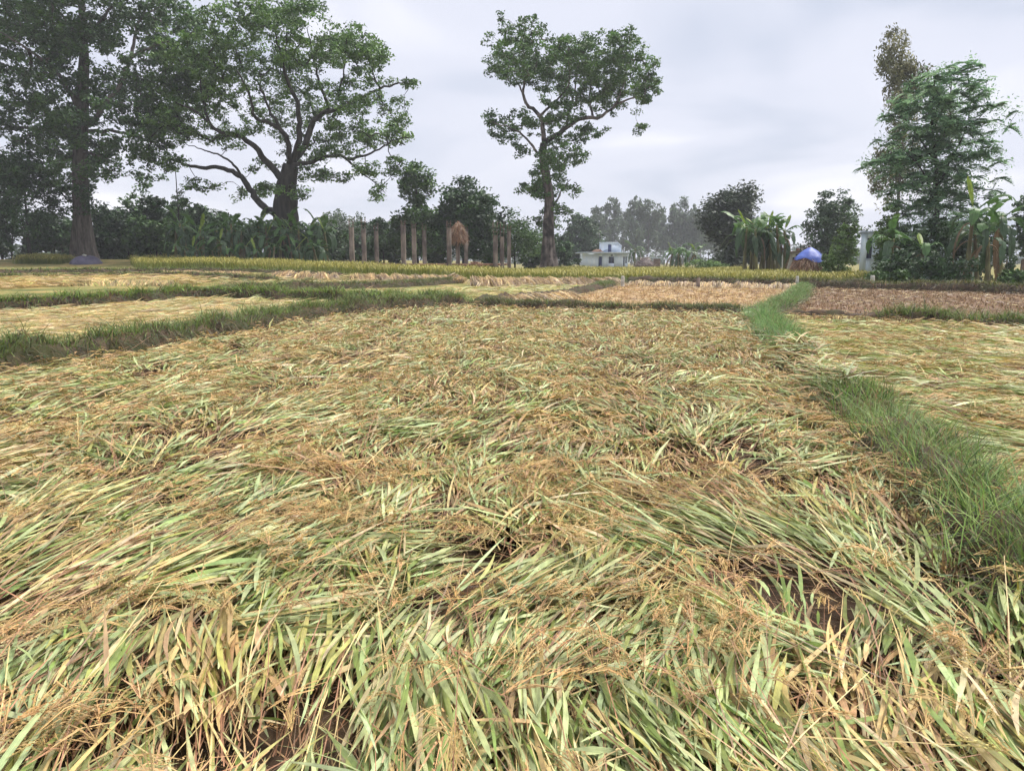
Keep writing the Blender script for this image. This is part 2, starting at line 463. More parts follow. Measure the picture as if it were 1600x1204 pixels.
GREEN = lin(92, 124, 58); GREEN2 = lin(120, 146, 76); DARKG = lin(58, 78, 44); DRY = lin(140, 118, 84); DEAD = lin(78, 66, 54)
def bund_grass(bname, label, d0=0., d1=1., dens=500, hgt=(.12, .3), wid=.004, face=250, seed=0, green=(GREEN, GREEN2, DARKG), spread=.8, lean=.5, far=0.0, name='bund_grass', dryf=.12, shift=0.0, dead=.55):
    """short fine grass on a bank, with dead thatch hanging on its flanks"""
    global rng
    b = BUNDS[bname]; r = np.random.default_rng(seed + 50)
    lo, hi = [(b['d'][np.linalg.norm(b['L'][:, :2] - G(*q)[:2], axis=1).argmin()] if isinstance(q, tuple) else q * b['d'][-1]) for q in (d0, d1)]
    tuft = Waves(.8, 8, seed)
    def pos(n, aset):
        d = r.uniform(lo, hi, n); a = aset(n)
        i = np.searchsorted(b['d'], d).clip(0, len(b['d']) - 1)
        edge = np.minimum(ss(lo, lo + .5, d), ss(hi, hi - .5, d))
        p = b['L'][i][:, :2] + b['N'][i] * (a * b['w'][i] / 2)[:, None] + r.normal(0, .12, (n, 2))
        z = terrain(p[:, 0], p[:, 1]) + b['h'][i] * np.clip(1 - np.abs(a) ** 3, 0, 1)
        return np.c_[p, z - .03], a, i, edge, d
    S = Soup()
    n = int((hi - lo) * dens)
    P, a, i, edge, d = pos(n, lambda n: (r.normal(shift, .42, n)).clip(-1.15, 1.15) * spread)
    k = tuft(d, a * .4)
    keep = r.uniform(0, 1, n) < (.82 + .16 * k) * (.4 + .6 * edge) + .05
    P, a, i, k, d = P[keep], a[keep], i[keep], k[keep], d[keep]; n = len(P)
    out = b['N'][i] * np.sign(a)[:, None] * np.abs(a)[:, None] * lean + r.normal(0, .33, (n, 2))
    D = np.c_[out, np.full(n, 1.0)]
    Lh = r.uniform(*hgt, n) * (1 + .16 * k).clip(.5, 1.5) * np.where(r.uniform(0, 1, n) < .04, 1.7, 1)
    g = r.uniform(0, 1, (n, 1)); col = green[0] * (1 - g) + green[1] * g
    dk = r.uniform(0, 1, n) < .25; col[dk] = green[2]
    dr = r.uniform(0, 1, n) < dryf; col[dr] = DRY
    col = col * (1 + .2 * tuft(d * .5 + 4, a)[:, None]).clip(.6, 1.4)
    ribbons(S, P, D, Lh, wid * r.uniform(.7, 1.4, n), col, bend=r.uniform(.1, .7, n), droop=r.uniform(.05, .5, n), lat=r.normal(0, .2, n), roll=r.uniform(-.6, .6, n), nseg=(3 if wid < .005 else 2), prof=[.9, .8, .55, .1])
    n = int((hi - lo) * face)
    if n:
        P, a, i, edge, d = pos(n, lambda n: np.sign(r.uniform(-1, 1, n)) * r.uniform(.5, 1.15, n))
        out = b['N'][i] * np.sign(a)[:, None] + r.normal(0, .45, (n, 2))
        D = np.c_[out, r.uniform(-.5, .6, n)]
        g = r.uniform(0, 1, (n, 1)); col = DEAD * (1 - g) + DRY * g * .8
        gr = r.uniform(0, 1, n) > dead; col[gr] = green[2] * r.uniform(.7, 1.2, (gr.sum(), 1))
        ribbons(S, P + [0, 0, .04], D, r.uniform(.1, .28, n), wid * r.uniform(.8, 1.5, n), col, lift=.1, droop=r.uniform(.4, 1.1, n), lat=r.normal(0, .3, n), roll=r.uniform(-.7, .7, n), nseg=2, prof=[.9, .8, .5, .1])
    o = link(name, S.mesh(name, M['grass']), kind='stuff', label=label, category='grass')
    return o

bund('left_bund', [(-330, 668), (-150, 622), (0, 589), (150, 565), (350, 529), (500, 500), (620, 488), (735, 481)], .40, .95, 1)
bund('back_bund', [(735, 481), (800, 486), (900, 489), (1050, 493), (1175, 497)], .30, .7, 2)
bund('right_bund', [(1700, 1120), (1600, 930), (1480, 800), (1390, 715), (1310, 640), (1250, 585), (1215, 540), (1185, 505), (1172, 497)], .27, .62, 3)
bund('diagonal_bund', [(1175, 497), (1215, 484), (1245, 465), (1257, 448)], .22, .9, 4)
bund('right_back_bund', [(1215, 499), (1300, 502), (1400, 507), (1600, 519), (1850, 535)], .28, .75, 5)
bund('far_bund', [(975, 442), (1100, 446), (1250, 449), (1420, 454), (1600, 460), (1850, 470)], .45, 1.2, 6)
bund('middle_bund', [(740, 476), (800, 470), (880, 462), (930, 452), (975, 442)], .25, .8, 7)
bund('left_far_bund', [(-200, 494), (0, 484), (150, 477), (315, 464), (450, 468), (560, 472), (650, 475), (735, 478)], .32, .9, 8)
bund('left_farther_bund', [(330, 458), (440, 452), (560, 450), (640, 447), (710, 442)], .26, 1.0, 9)
bund('left_strip_bund', [(-150, 441), (0, 437), (120, 435), (280, 432), (440, 440)], .22, 1.0, 10)
bund('left_rear_bund', [(-150, 428), (0, 427), (180, 425), (330, 424), (540, 430)], .2, 1.2, 12)

bund_grass('right_bund', 'lush green grass on the bank right of the cut rice, nearest the camera', 0., (1305, 636), 1550, (.07, .30), .0068, 750, 3, dryf=.16, spread=.9, shift=-.2, dead=.6, green=(lin(104, 136, 68), lin(144, 164, 92), lin(74, 98, 54)))
bund_grass('right_bund', 'small patch of fine green grass on the right bank before the tan stubble', (1236, 568), (1183, 503), 1000, (.14, .3), .0085, 150, 33, spread=.7, green=(lin(94, 134, 68), lin(120, 154, 84), lin(72, 100, 56)))
bund_grass('left_bund', 'grass and dark dead thatch on the bank left of the cut rice', 0, 1, 580, (.14, .30), .012, 380, 1, green=(lin(100, 122, 62), lin(128, 146, 82), lin(64, 82, 46)))
bund_grass('back_bund', 'low grass on the thin dark bank behind the cut rice', 0, 1, 560, (.12, .24), .012, 420, 2, green=(lin(88, 104, 56), lin(112, 124, 70), lin(56, 66, 40)))
bund_grass('diagonal_bund', 'bright grass on the bank running between tan and brown stubble', 0, 1, 600, (.12, .28), .014, 120, 4, green=(lin(100, 132, 70), lin(124, 152, 86), lin(80, 106, 58)))
bund_grass('right_back_bund', 'grass on the bank between the brown stubble and cut rice at right', .28, 1, 620, (.16, .34), .013, 180, 5, green=(lin(94, 116, 58), lin(122, 140, 76), lin(66, 84, 46)))
bund_grass('far_bund', 'short dark grass on the far bank carrying the white marker posts', .1, 1, 230, (.12, .28), .03, 130, 6, green=(lin(84, 94, 50), lin(118, 122, 66), lin(56, 62, 38)))
bund_grass('middle_bund', 'grass on the short bank slanting up to the leftmost marker post', .55, 1, 450, (.1, .26), .02, 100, 7, green=(lin(96, 118, 66), lin(120, 138, 82), lin(72, 90, 52)))
bund_grass('left_far_bund', 'green grass on the bank behind the pale straw plot at left', 0, 1, 380, (.16, .34), .024, 200, 8, green=(lin(104, 132, 60), lin(134, 156, 76), lin(70, 90, 46)))
bund_grass('left_farther_bund', 'olive grass on the bank in front of the drying straw rows', 0, 1, 300, (.1, .24), .026, 110, 9, green=(lin(98, 114, 66), lin(122, 132, 82), lin(74, 86, 52)))
bund_grass('left_strip_bund', 'olive grass strip crossing the far left fields', 0, 1, 170, (.1, .25), .04, 60, 10, green=(lin(100, 116, 62), lin(128, 136, 78), lin(76, 88, 50)))
bund_grass('left_rear_bund', 'green grass strip just before the dark thicket at left', 0, 1, 150, (.1, .28), .046, 50, 12, green=(lin(96, 116, 60), lin(124, 138, 74), lin(72, 88, 48)))
# ================================================================ cut rice lying in swathes
SAGE = lin(182, 194, 138); MIDG = lin(130, 150, 78); YELG = lin(172, 172, 98); STRAW = lin(208, 184, 126); TAN = lin(184, 152, 112)
BROWN = lin(128, 101, 74); REDB = lin(162, 118, 88); GOLD = lin(202, 170, 116); PALE = lin(214, 196, 154)
PAL = np.array([SAGE, MIDG, YELG, STRAW, TAN, PALE])

def cut_rice(poly, theta0, seed, green, y_range, x_range, pitch=.56, sx=.145, margin=1.6, fine=1.0, near_lod=True, theta_amp=.3):
    """returns blades (arrays), stalk soup, grain soup for a plot of reaped plants laid in overlapping rows"""
    r = np.random.default_rng(seed)
    rows = np.arange(y_range[0], y_range[1], pitch)
    xs = np.arange(x_range[0], x_range[1], sx)
    X, Y = np.meshgrid(xs, rows)
    X = (X + r.normal(0, .06, X.shape)).ravel(); Yr = Y.ravel()
    wob = Waves(2.6, 6, seed + 1)
    Y = Yr + .17 * wob(X, Yr) + r.normal(0, .065, len(X))
    ok = inside(poly, X, Y) & (np.abs(X) < np.maximum(Y, 0) * .70 + margin)
    ok &= r.uniform(0, 1, len(X)) > .02
    X, Y = X[ok], Y[ok]
    gw, tw, hw = Waves(2.2, 7, seed + 2), Waves(3.0, 7, seed + 4), Waves(1.1, 7, seed + 5)
    dist = np.hypot(X, Y)
    th = theta0 + theta_amp * tw(X, Y) + r.normal(0, .18, len(X))
    wild = r.uniform(0, 1, len(X)) < .07
    th[wild] += r.normal(0, .9, wild.sum())
    g = np.clip(green + .12 * ss(7, 3, Y) - .2 * ss(7, 16, Y) - .10 * ss(0, 5, X) + .2 * gw(X, Y) + .2 * hw(X * .8, Y * 1.2) + r.normal(0, .16, len(X)), 0, 1)
    tint = (1 + r.normal(0, .03, (len(X), 3))) * r.uniform(.82, 1.15, (len(X), 1))
    hole = Waves(1.5, 8, seed + 9)(X, Y) > 1.9
    hz = .025 * hw(X, Y)
    base = np.c_[X, Y, terrain(X, Y) + hz]
    D0 = np.c_[np.sin(th), np.cos(th), np.zeros(len(X))]
    S0 = np.c_[D0[:, 1], -D0[:, 0], np.zeros(len(X))]
    Bl, St, Gr = [], Soup(), Soup()
    lods = [(0, 4.6, 74, 1.0, 4, 22, 9), (4.6, 8.5, 46, 1.12, 3, 16, 5), (8.5, 15, 32, 1.4, 2, 10, 3), (15, 99, 20, 2.0, 2, 7, 1)]
    for lo, hi, nb, ws, nseg, ns, npn in lods:
        I = np.where((dist >= lo) & (dist < hi))[0]
        if not len(I):
            continue
        # leaf blades
        j = np.repeat(I, int(nb * fine)); j = j[~hole[j] | (r.uniform(0, 1, len(j)) < .5)]; n = len(j)
        t = r.beta(1.5, 1.6, n) * .56 + .08
        lat = r.normal(0, .07, n)
        root = base[j] + D0[j] * (t * .85)[:, None] + S0[j] * lat[:, None]
        root[:, 2] += .045 + .13 * t + r.uniform(0, .075, n) - .35 * lat ** 2
        a = lat * 1.2 + r.normal(0, .14, n)
        od = r.uniform(0, 1, n) < .08
        a[od] += r.normal(0, .8, od.sum())
        D = D0[j] * np.cos(a)[:, None] + S0[j] * np.sin(a)[:, None]
        L = r.gamma(11, 1 / 11, n) * .36
        w = r.uniform(.010, .0255, n) * ws
        gg = g[j]
        pr = np.c_[.54 * gg ** .7, .30 * gg, .14 * (1 - np.abs(gg - .5)), .24 * (1 - gg), .18 * (1 - gg) ** 1.2, np.full(n, .05)]
        pr = np.cumsum(pr / pr.sum(1, keepdims=True), 1)
        ki = (r.uniform(0, 1, (n, 1)) > pr).sum(1).clip(0, 5)
        col = PAL[ki] * tint[j] * r.uniform(.72, 1.18, (n, 1)) * (1 + r.normal(0, .035, (n, 3)))
        Bl.append(dict(root=root, D=D, L=L, w=w, col=col, lift=r.normal(.03, .085, n), droop=r.uniform(0, .24, n),
                       lat=r.normal(0, .12, n), roll=r.normal(0, .5, n), nseg=nseg, tipmix=.28))
        # stalks
        j = np.repeat(I, ns); n = len(j)
        root = base[j] + D0[j] * r.uniform(-.1, .12, n)[:, None] + S0[j] * r.normal(0, .075, n)[:, None]
        root[:, 2] += .03 + r.uniform(0, .07, n)
        a = r.normal(0, .28, n); od = r.uniform(0, 1, n) < .15; a[od] += r.normal(0, .9, od.sum())
        D = D0[j] * np.cos(a)[:, None] + S0[j] * np.sin(a)[:, None]
        c = r.uniform(0, 1, (n, 1)); col = np.where(c < .3, BROWN, np.where(c < .65, REDB, np.where(c < .75, TAN, STRAW))) * r.uniform(.7, 1.15, (n, 1))
        ribbons(St, root, D, r.uniform(.4, .8, n), r.uniform(.0035, .0065, n) * (ws ** .8), col, lift=r.normal(.17, .09, n), droop=r.uniform(0, .16, n), lat=r.normal(0, .08, n), roll=r.uniform(-.9, .9, n), nseg=2, prof=[1, .9, .5])
        # panicles
        j = np.repeat(I, npn); n = len(j)
        t = r.uniform(.74, 1.02, n)
        root = base[j] + D0[j] * (t * .85)[:, None] + S0[j] * r.normal(0, .1, n)[:, None]
        root[:, 2] += .085 + .13 * t + r.uniform(0, .06, n)
        a = r.normal(0, .6, n)
        D = D0[j] * np.cos(a)[:, None] + S0[j] * np.sin(a)[:, None]
        Lp = r.uniform(.14, .24, n)
        pc = GOLD * r.uniform(.7, 1.1, (n, 1)) * (1 + r.normal(0, .06, (n, 3)))
        NS, K, gl, gw_, sw = ((5, 28, .0105, .0046, .0036), (4, 9, .014, .006, .0065), (3, 3, .02, .008, .010), (2, 1, .03, .011, .016))[[l[0] for l in lods].index(lo)]
        b = r.uniform(.25, .8, n); Sx = np.c_[-D[:, 1], D[:, 0], np.zeros(n)]
        js = np.repeat(np.arange(n), NS); m = len(js)
        sa = r.normal(0, .16, m); Ds = D[js] * np.cos(sa)[:, None] + Sx[js] * np.sin(sa)[:, None]
        Ls = Lp[js] * r.uniform(.65, 1.1, m); bs = b[js] * r.uniform(.8, 1.2, m); ls = .3 + r.normal(0, .08, m)
        ribbons(Gr, root[js], Ds, Ls, sw * r.uniform(.7, 1.3, m), pc[js] * r.uniform(.7, 1.1, (m, 1)), lift=ls, droop=bs, roll=r.uniform(-.9, .9, m), nseg=2, prof=[.4, 1, .5])
        # grains sit along the strands
        jg = r.integers(0, m, n * K); q = len(jg); s = r.uniform(.15, 1.02, q)
        ctr = root[js[jg]] + Ds[jg] * (Ls[jg] * s)[:, None] + np.array([0, 0, 1.]) * (Ls[jg] * (ls[jg] * s - bs[jg] * s ** 2))[:, None] + r.normal(0, .004, (q, 3))
        gd = Ds[jg] + r.normal(0, .35, (q, 3)); gd[:, 2] += ls[jg] - 2 * bs[jg] * s
        gd /= np.linalg.norm(gd, axis=1, keepdims=True)
        sd_ = np.cross(gd, r.normal(0, 1, (q, 3))); sd_ /= np.linalg.norm(sd_, axis=1, keepdims=True)
        gl_ = gl * r.uniform(.8, 1.2, (q, 1)); V = np.stack([ctr - gd * gl_ / 2, ctr + sd_ * gw_ / 2, ctr + gd * gl_ / 2, ctr - sd_ * gw_ / 2], 1)
        Gr.add(V, np.arange(q * 4).reshape(q, 4), np.repeat(pc[js[jg]] * r.uniform(.75, 1.25, (q, 1)), 4, 0))
    return Bl, St, Gr

def put_blades(S, B, sel=None):
    k = {q: (v if sel is None or np.isscalar(v) else v[sel]) for q, v in B.items()}
    ribbons(S, k['root'], k['D'], k['L'], k['w'], k['col'], lift=k['lift'], droop=k['droop'], lat=k['lat'], roll=k['roll'], nseg=k['nseg'], tip=STRAW, tipmix=k['tipmix'])

# the big plot in front
lb, bb, rb = BUNDS['left_bund']['L'], BUNDS['back_bund']['L'], BUNDS['right_bund']['L']
near_poly = np.vstack([[[-12, .4]], lb[::4, :2] + [.35, 0], bb[::4, :2] - [0, .2], (rb[::4, :2] - [.16, 0])[::-1], [[2.75, .4]]])
Bl, St, Gr = cut_rice(near_poly, 0.05, 21, .66, (.75, 27), (-13, 9), theta_amp=.26)
cut = thing('cut_rice', (0, 6, 0), 'reaped rice plants lying in overlapping green and straw swathes across the front field', 'cut rice')
cut['kind'] = 'stuff'
S = Soup()
B0 = Bl[0]
tipy = B0['root'][:, 1]
cand = np.where((tipy > 1.9) & (tipy < 3.3) & (np.abs(B0['root'][:, 0]) < tipy * .66) & (B0['w'] > .0145) & (B0['L'] > .3))[0]
top = cand[np.argsort(-B0['root'][cand, 2] + .25 * B0['root'][cand, 1] * 0)][:280]
rest = np.ones(len(tipy), bool); rest[top] = False
put_blades(S, B0, np.where(rest)[0])
for B in Bl[1:]:
    put_blades(S, B)
part('leaf_litter', S, M['rice'], cut, kind='stuff')
part('stalks', St, M['stalk'], cut, kind='stuff')
part('panicles', Gr, M['grain'], cut, kind='stuff')
for i in top:
    s1 = Soup(); put_blades(s1, B0, np.array([i]))
    part('leaf_blade', s1, M['rice'], cut)
# a few blades that stand out
def lone_blade(px, py, D, L, w, col, z=.16, **kw):
    s1 = Soup(); p = G(px, py); p[2] += z
    ribbons(s1, p[None], np.array([D], float), L, w, col, nseg=5, tip=STRAW, tipmix=.3, **kw)
    part('leaf_blade', s1, M['rice'], cut)
lone_blade(486, 1010, (.05, .05, 1), .40, .012, lin(150, 160, 62), .08, roll=.5, bend=.03)
lone_blade(1590, 1010, (-.05, .2, 1), .22, .012, lin(178, 170, 60), .1, roll=.2)
lone_blade(420, 925, (1, -.02, .05), .46, .012, lin(156, 160, 72), .20, roll=.5)
lone_blade(1295, 868, (1, .05, .04), .34, .010, lin(170, 172, 74), .22, roll=.5)
lone_blade(520, 1075, (1, .1, .08), .26, .014, lin(160, 158, 84), .2, roll=.4)
lone_blade(1050, 1180, (.55, -.2, .12), .55, .014, lin(150, 176, 128), .22, roll=.4, lat=.3)

# the plot right of the bank
rbn = BUNDS['right_back_bund']['L']
right_poly = np.vstack([rb[::4, :2] + [.3, 0], (rbn[::4, :2] - [0, .3]), [[rbn[-1, 0], 2.0]]])
Bl, St, Gr = cut_rice(right_poly, -.75, 41, .84, (3.0, 21), (3, 20), fine=.8, theta_amp=.45)
cut2 = thing('cut_rice', (8, 12, 0), 'paler reaped rice lying sideways in the plot beyond the right grass bank', 'cut rice')
cut2['kind'] = 'stuff'
S = Soup()
for B in Bl:
    B['col'] = B['col'] * [1.03, 1.06, .86]
    put_blades(S, B)
part('leaf_litter', S, M['rice'], cut2, kind='stuff')
part('stalks', St, M['stalk'], cut2, kind='stuff')
part('panicles', Gr, M['grain'], cut2, kind='stuff')

# ---------------------------------------------------------------- straw lying on the farther plots
def straw_litter(poly, label, n, theta, cols, seed, w=.02, L=(.3, .7), zt=.08, spread=.35, name='straw_litter', z0=.03, on=None):
    r = np.random.default_rng(seed)
    lo, hi = np.asarray(poly)[:, :2].min(0), np.asarray(poly)[:, :2].max(0)
    p = r.uniform(lo, hi, (n * 3, 2))
    p = p[inside(poly, p[:, 0], p[:, 1]) & (np.abs(p[:, 0]) < p[:, 1] * .72 + 3)][:n]
    n = len(p); wv = Waves(3.0, 7, seed); w2 = Waves(1.2, 7, seed + 1)
    P = np.c_[p, terrain(p[:, 0], p[:, 1]) + z0 + r.uniform(0, zt, n) + .03 * w2(p[:, 0], p[:, 1])]
    if on:
        b = BUNDS[on]; d2 = np.linalg.norm(p[:, None] - b['L'][None, :, :2], axis=2); k = d2.argmin(1)
        P[:, 2] += b['h'][k] * np.clip(1 - (d2.min(1) / (b['w'][k] / 2)) ** 3, 0, 1)
    a = theta + .4 * wv(p[:, 0], p[:, 1]) + r.normal(0, spread, n)
    D = np.c_[np.sin(a), np.cos(a), r.normal(.05, .12, n)]
    k = r.integers(0, len(cols), n)
    col = np.array(cols)[k] * r.uniform(.7, 1.2, (n, 1)) * (1 + .16 * w2(p[:, 0] * .6, p[:, 1] * .6))[:, None].clip(.6, 1.4)
    S = Soup()
    dd = np.hypot(p[:, 0], p[:, 1])
    ribbons(S, P, D, r.uniform(*L, n), w * r.uniform(.6, 1.3, n) * (dd / dd.mean()) ** .7, col, droop=r.uniform(0, .3, n), lat=r.normal(0, .15, n), roll=r.normal(0, .5, n), nseg=2, prof=[.7, 1, .1])
    return link(name, S.mesh(name, M['rice']), kind='stuff', label=label, category='straw')

gap_ = gp([(1238, 572), (1272, 566), (1345, 640), (1300, 690), (1205, 620), (1150, 540), (1150, 505), (1168, 505), (1195, 545)])
straw_litter(gap_, 'pale straw and leaves trodden over the gap in the right bank', 5500, .2, [STRAW * .8, SAGE * .85, SAGE * .8, TAN * .8, TAN * .7, YELG * .8], 60, .026, (.25, .5), .1, .6, z0=.06, on='right_bund')
straw_litter([[-4, 1], [3.4, 1], [4.2, 7], [-6.5, 7]], 'brown dead stalks strewn on the soil under the front swathes', 9000, .3, [BROWN * .7, BROWN, TAN * .8, REDB * .7], 59, .006, (.2, .6), .03, .9, z0=.006)
straw_litter(P1, 'pale flattened straw covering the plot beyond the left bank', 16000, 1.2, [STRAW, STRAW * 1.05, TAN, YELG, PALE, SAGE * .9], 61, .024, (.3, .6))
P5 = gp([(380, 462), (560, 456), (700, 452), (960, 444), (890, 460), (780, 470), (720, 474), (560, 468), (450, 464)])
straw_litter(P5, 'yellow green cut rice in the thin plot behind the left banks', 6500, 1.3, [STRAW, YELG, YELG * 1.1, TAN, SAGE], 62, .03, (.3, .7))
P6 = gp([(-150, 468), (0, 452), (140, 446), (320, 446), (280, 436), (-150, 442)])
straw_litter(P6, 'golden cut rice in slanting rows in the far left plot', 7000, .9, [GOLD, STRAW, STRAW, TAN, YELG], 63, .035, (.4, .9), .25)
P7 = gp([(-150, 432), (0, 431), (140, 430), (330, 428), (540, 434), (700, 440), (560, 446), (330, 446), (280, 434)])
straw_litter(P7, 'thin mixed grass and straw on the far left fields', 6500, 1.2, [TAN, STRAW, YELG * .7, MIDG * .6, MIDG * .5], 64, .04, (.3, .8), .1)

def stubble(poly, label, n, cols, seed, h=(.06, .15), w=.015, litter=0):
    r = np.random.default_rng(seed)
    lo, hi = np.asarray(poly)[:, :2].min(0), np.asarray(poly)[:, :2].max(0)
    p = r.uniform(lo, hi, (n * 3, 2)); p = np.round(p / .2) * .2 + r.normal(0, .035, p.shape)
    p = p[inside(poly, p[:, 0], p[:, 1]) & (np.abs(p[:, 0]) < p[:, 1] * .72 + 3)][:n]
    j = np.repeat(np.arange(len(p)), 5); q = p[j] + r.normal(0, .03, (len(j), 2)); n = len(j)
    P = np.c_[q, terrain(q[:, 0], q[:, 1])]
    D = np.c_[r.normal(0, .4, (n, 2)), np.ones(n)]
    col = np.array(cols)[r.integers(0, len(cols), n)] * r.uniform(.7, 1.2, (n, 1))
    S = Soup()
    ribbons(S, P, D, r.uniform(*h, n), w * r.uniform(.7, 1.3, n), col, roll=r.uniform(-1, 1, n), nseg=1, prof=[1, .7])
    link('rice_stubble', S.mesh('rice_stubble', M['stalk']), kind='stuff', label=label, category='stubble')
stubble(P3, 'short tan stubble dotting the pale plot before the leftmost marker post', 2600, [STRAW, TAN, TAN, BROWN], 71)
stubble(P4, 'dark brown stubble dotting the bare plot at right', 3000, [TAN, TAN * [.95, 1, 1], BROWN, BROWN, BROWN * .6], 72)
straw_litter(P3, 'loose tan straw strewn over the pale stubble plot', 6500, 1.4, [STRAW * [.95, 1, .95], TAN * [.95, 1, 1], TAN * .9, BROWN, STRAW * .8], 73, .022, (.2, .5), .05, .6)
straw_litter(P4, 'loose brown straw strewn over the bare plot at right', 5500, 1.4, [STRAW * [.9, .95, .9], TAN * [.92, 1, 1], BROWN, TAN * [.8, .88, .85], BROWN * .8], 74, .022, (.2, .45), .05, .7)

def standing_stubs(px_list, label, seed, h=(.12, .26), n=26, name='stubble_clump', w=.007):
    r = np.random.default_rng(seed); S = Soup()
    for px, py in px_list:
        p = G(px, py)
        q = p + np.c_[r.normal(0, .045, (n, 2)), np.zeros(n) - .01]
        c = np.where(r.uniform(0, 1, (n, 1)) < .5, TAN, BROWN) * r.uniform(.7, 1.15, (n, 1))
        ribbons(S, q, np.c_[r.normal(0, .16, (n, 2)), np.ones(n)], r.uniform(*h, n), w * r.uniform(.8, 1.4, n), c, roll=r.uniform(-1.5, 1.5, n), nseg=1, prof=[1, .85])
    link(name, S.mesh(name, M['stalk']), kind='stuff', label=label, category='stubble')
standing_stubs([(1405, 820), (1432, 800), (1378, 752), (1425, 850), (1442, 870), (1395, 790), (1360, 740), (1480, 930), (1345, 770)], 'upright brown cut stems at the foot of the right bank', 81)
standing_stubs([(240, 1165), (265, 1170), (845, 1115), (870, 1100), (740, 858), (715, 850), (650, 870)], 'upright brown cut stems poking through the front swathes', 82, (.1, .2))
r_ = np.random.default_rng(83)
standing_stubs([(x, 507 + (x - 1220) * .035 + r_.normal(0, 1.5)) for x in np.arange(1212, 1420, 5)], 'pale upright stubble along the front edge of the brown plot', 84, (.12, .3), 14, w=.014)

# ---------------------------------------------------------------- straw set to dry in rows
def straw_row(px, label, seed, n, h=.45, w=.9, lean=(0, -1), cols=(STRAW, TAN, BROWN * 1.1, GOLD * .9), bw=.03):
    r = np.random.default_rng(seed)
    Lc = resample(gp(px), .1); Lc[:, 2] = terrain(Lc[:, 0], Lc[:, 1])
    T = np.gradient(Lc[:, :2], axis=0); T /= np.linalg.norm(T, axis=1, keepdims=True); Nn = np.c_[-T[:, 1], T[:, 0]]
    Nn *= np.sign((Nn * np.array(lean)).sum(1, keepdims=True) + 1e-9)
    n = int(n * .8); i = r.integers(0, len(Lc), n); wv = Waves(.9, 7, seed)
    f = r.uniform(0, 1, n)                                   # across the row
    hh = h * (1 + .09 * wv(Lc[i, 0], Lc[i, 1]))
    P = np.c_[Lc[i, :2] + Nn[i] * ((f - .5) * w * .8)[:, None], Lc[i, 2] + hh * (.25 + .75 * np.sin(np.pi * np.clip(f, .05, .95)) ** .6) * r.uniform(.6, 1, n)]
    D = np.c_[Nn[i] + .5 * T[i] * r.normal(.5, .5, (n, 1)), np.full(n, -.15)]
    col = np.array(cols)[r.integers(0, len(cols), n)] * r.uniform(.5, 1.25, (n, 1)) * (1 + .22 * wv(Lc[i, 0] * 1.5, Lc[i, 1]))[:, None].clip(.5, 1.4)
    S = Soup()
    ribbons(S, P, D, r.uniform(.4, .8, n), bw * r.uniform(.6, 1.3, n), col, droop=r.uniform(.2, .9, n), lat=r.normal(0, .15, n), roll=r.normal(0, .4, n), nseg=3, prof=[.8, 1, .8, .3])
    # packed core under the loose straw
    k = resample(Lc, .4)
    sweep(S, np.c_[k[:, :2], terrain(k[:, 0], k[:, 1]) + h * .25], h * .36, 8, TAN * .35)
    link('straw_row', S.mesh('straw_row', M['rice']), kind='stuff', label=label, category='straw')
straw_row([(255, 429), (320, 430), (388, 431)], 'low heap of brown straw before the banana grove', 91, 1800, .3, 1.3, bw=.03)
straw_row([(435, 435), (480, 437), (526, 438)], 'short straw row left of the unfinished columns', 92, 1600, .5, 1.6, bw=.045)
straw_row([(548, 439), (620, 440), (700, 441), (722, 443)], 'long reddish straw row lying before the unfinished columns', 93, 2600, .5, 1.4, bw=.04)
straw_row([(735, 446), (800, 447), (880, 447), (962, 446)], 'long combed row of straw between columns and leftmost marker post', 94, 4200, .55, 1.3, bw=.035)
straw_row([(785, 474), (830, 472), (890, 466)], 'golden straw leaning on the short slanting bank', 95, 1800, .34, .8, lean=(1, -.8), bw=.02)
straw_row([(985, 447), (1060, 449), (1150, 451), (1240, 453)], 'straw fringe hanging on the far bank between marker posts', 96, 3000, .40, .8, bw=.028)
straw_row([(100, 446), (180, 445), (270, 446)], 'golden sheaves laid in a slanting row on the far left plot', 97, 2200, .3, 1.5, lean=(1, -.3), bw=.035, cols=(GOLD, STRAW, STRAW, YELG))

# ---------------------------------------------------------------- rice still standing
def standing_rice(poly, label, n, seed, h=.85, front=None):
    r = np.random.default_rng(seed)
    poly = np.asarray(poly)[:, :2]
    lo, hi = poly.min(0), poly.max(0)
    p = r.uniform(lo, hi, (n * 6, 2))
    p = p[inside(poly, p[:, 0], p[:, 1])][:n]; n = len(p)
    wv, w2 = Waves(9, 7, seed), Waves(2.5, 7, seed + 1)
    P = np.c_[p, terrain(p[:, 0], p[:, 1])]
    hh = h * r.uniform(.72, 1.14, n) * (1 + .07 * wv(p[:, 0], p[:, 1]))
    S = Soup()
    stem = lin(92, 102, 46); topc = lin(176, 168, 92); leafc = lin(124, 138, 62)
    g = r.uniform(0, 1, (n, 1))
    D = np.c_[r.normal(0, .10, (n, 2)), np.ones(n)]
    ribbons(S, P, D, hh, .045 * r.uniform(.6, 1.2, n), (stem * (1 - g) + leafc * g) * r.uniform(.8, 1.15, (n, 1)), bend=r.uniform(0, .2, n), roll=r.uniform(-1, 1, n), nseg=2, prof=[.8, 1, .3], tip=topc, tipmix=.55)
    # nodding heads
    Hd = np.c_[r.normal(0, 1, (n, 2)), np.full(n, .3)]
    ribbons(S, P + np.c_[np.zeros((n, 2)), hh * .9], Hd, .28, .05 * r.uniform(.7, 1.2, n), topc * r.uniform(.75, 1.15, (n, 1)) * (1 + .1 * wv(p[:, 0], p[:, 1]))[:, None].clip(.7, 1.3), droop=.9, nseg=2, prof=[.5, 1, .4])
    return link('standing_rice', S.mesh('standing_rice', M['grass']), kind='stuff', label=label, category='rice')
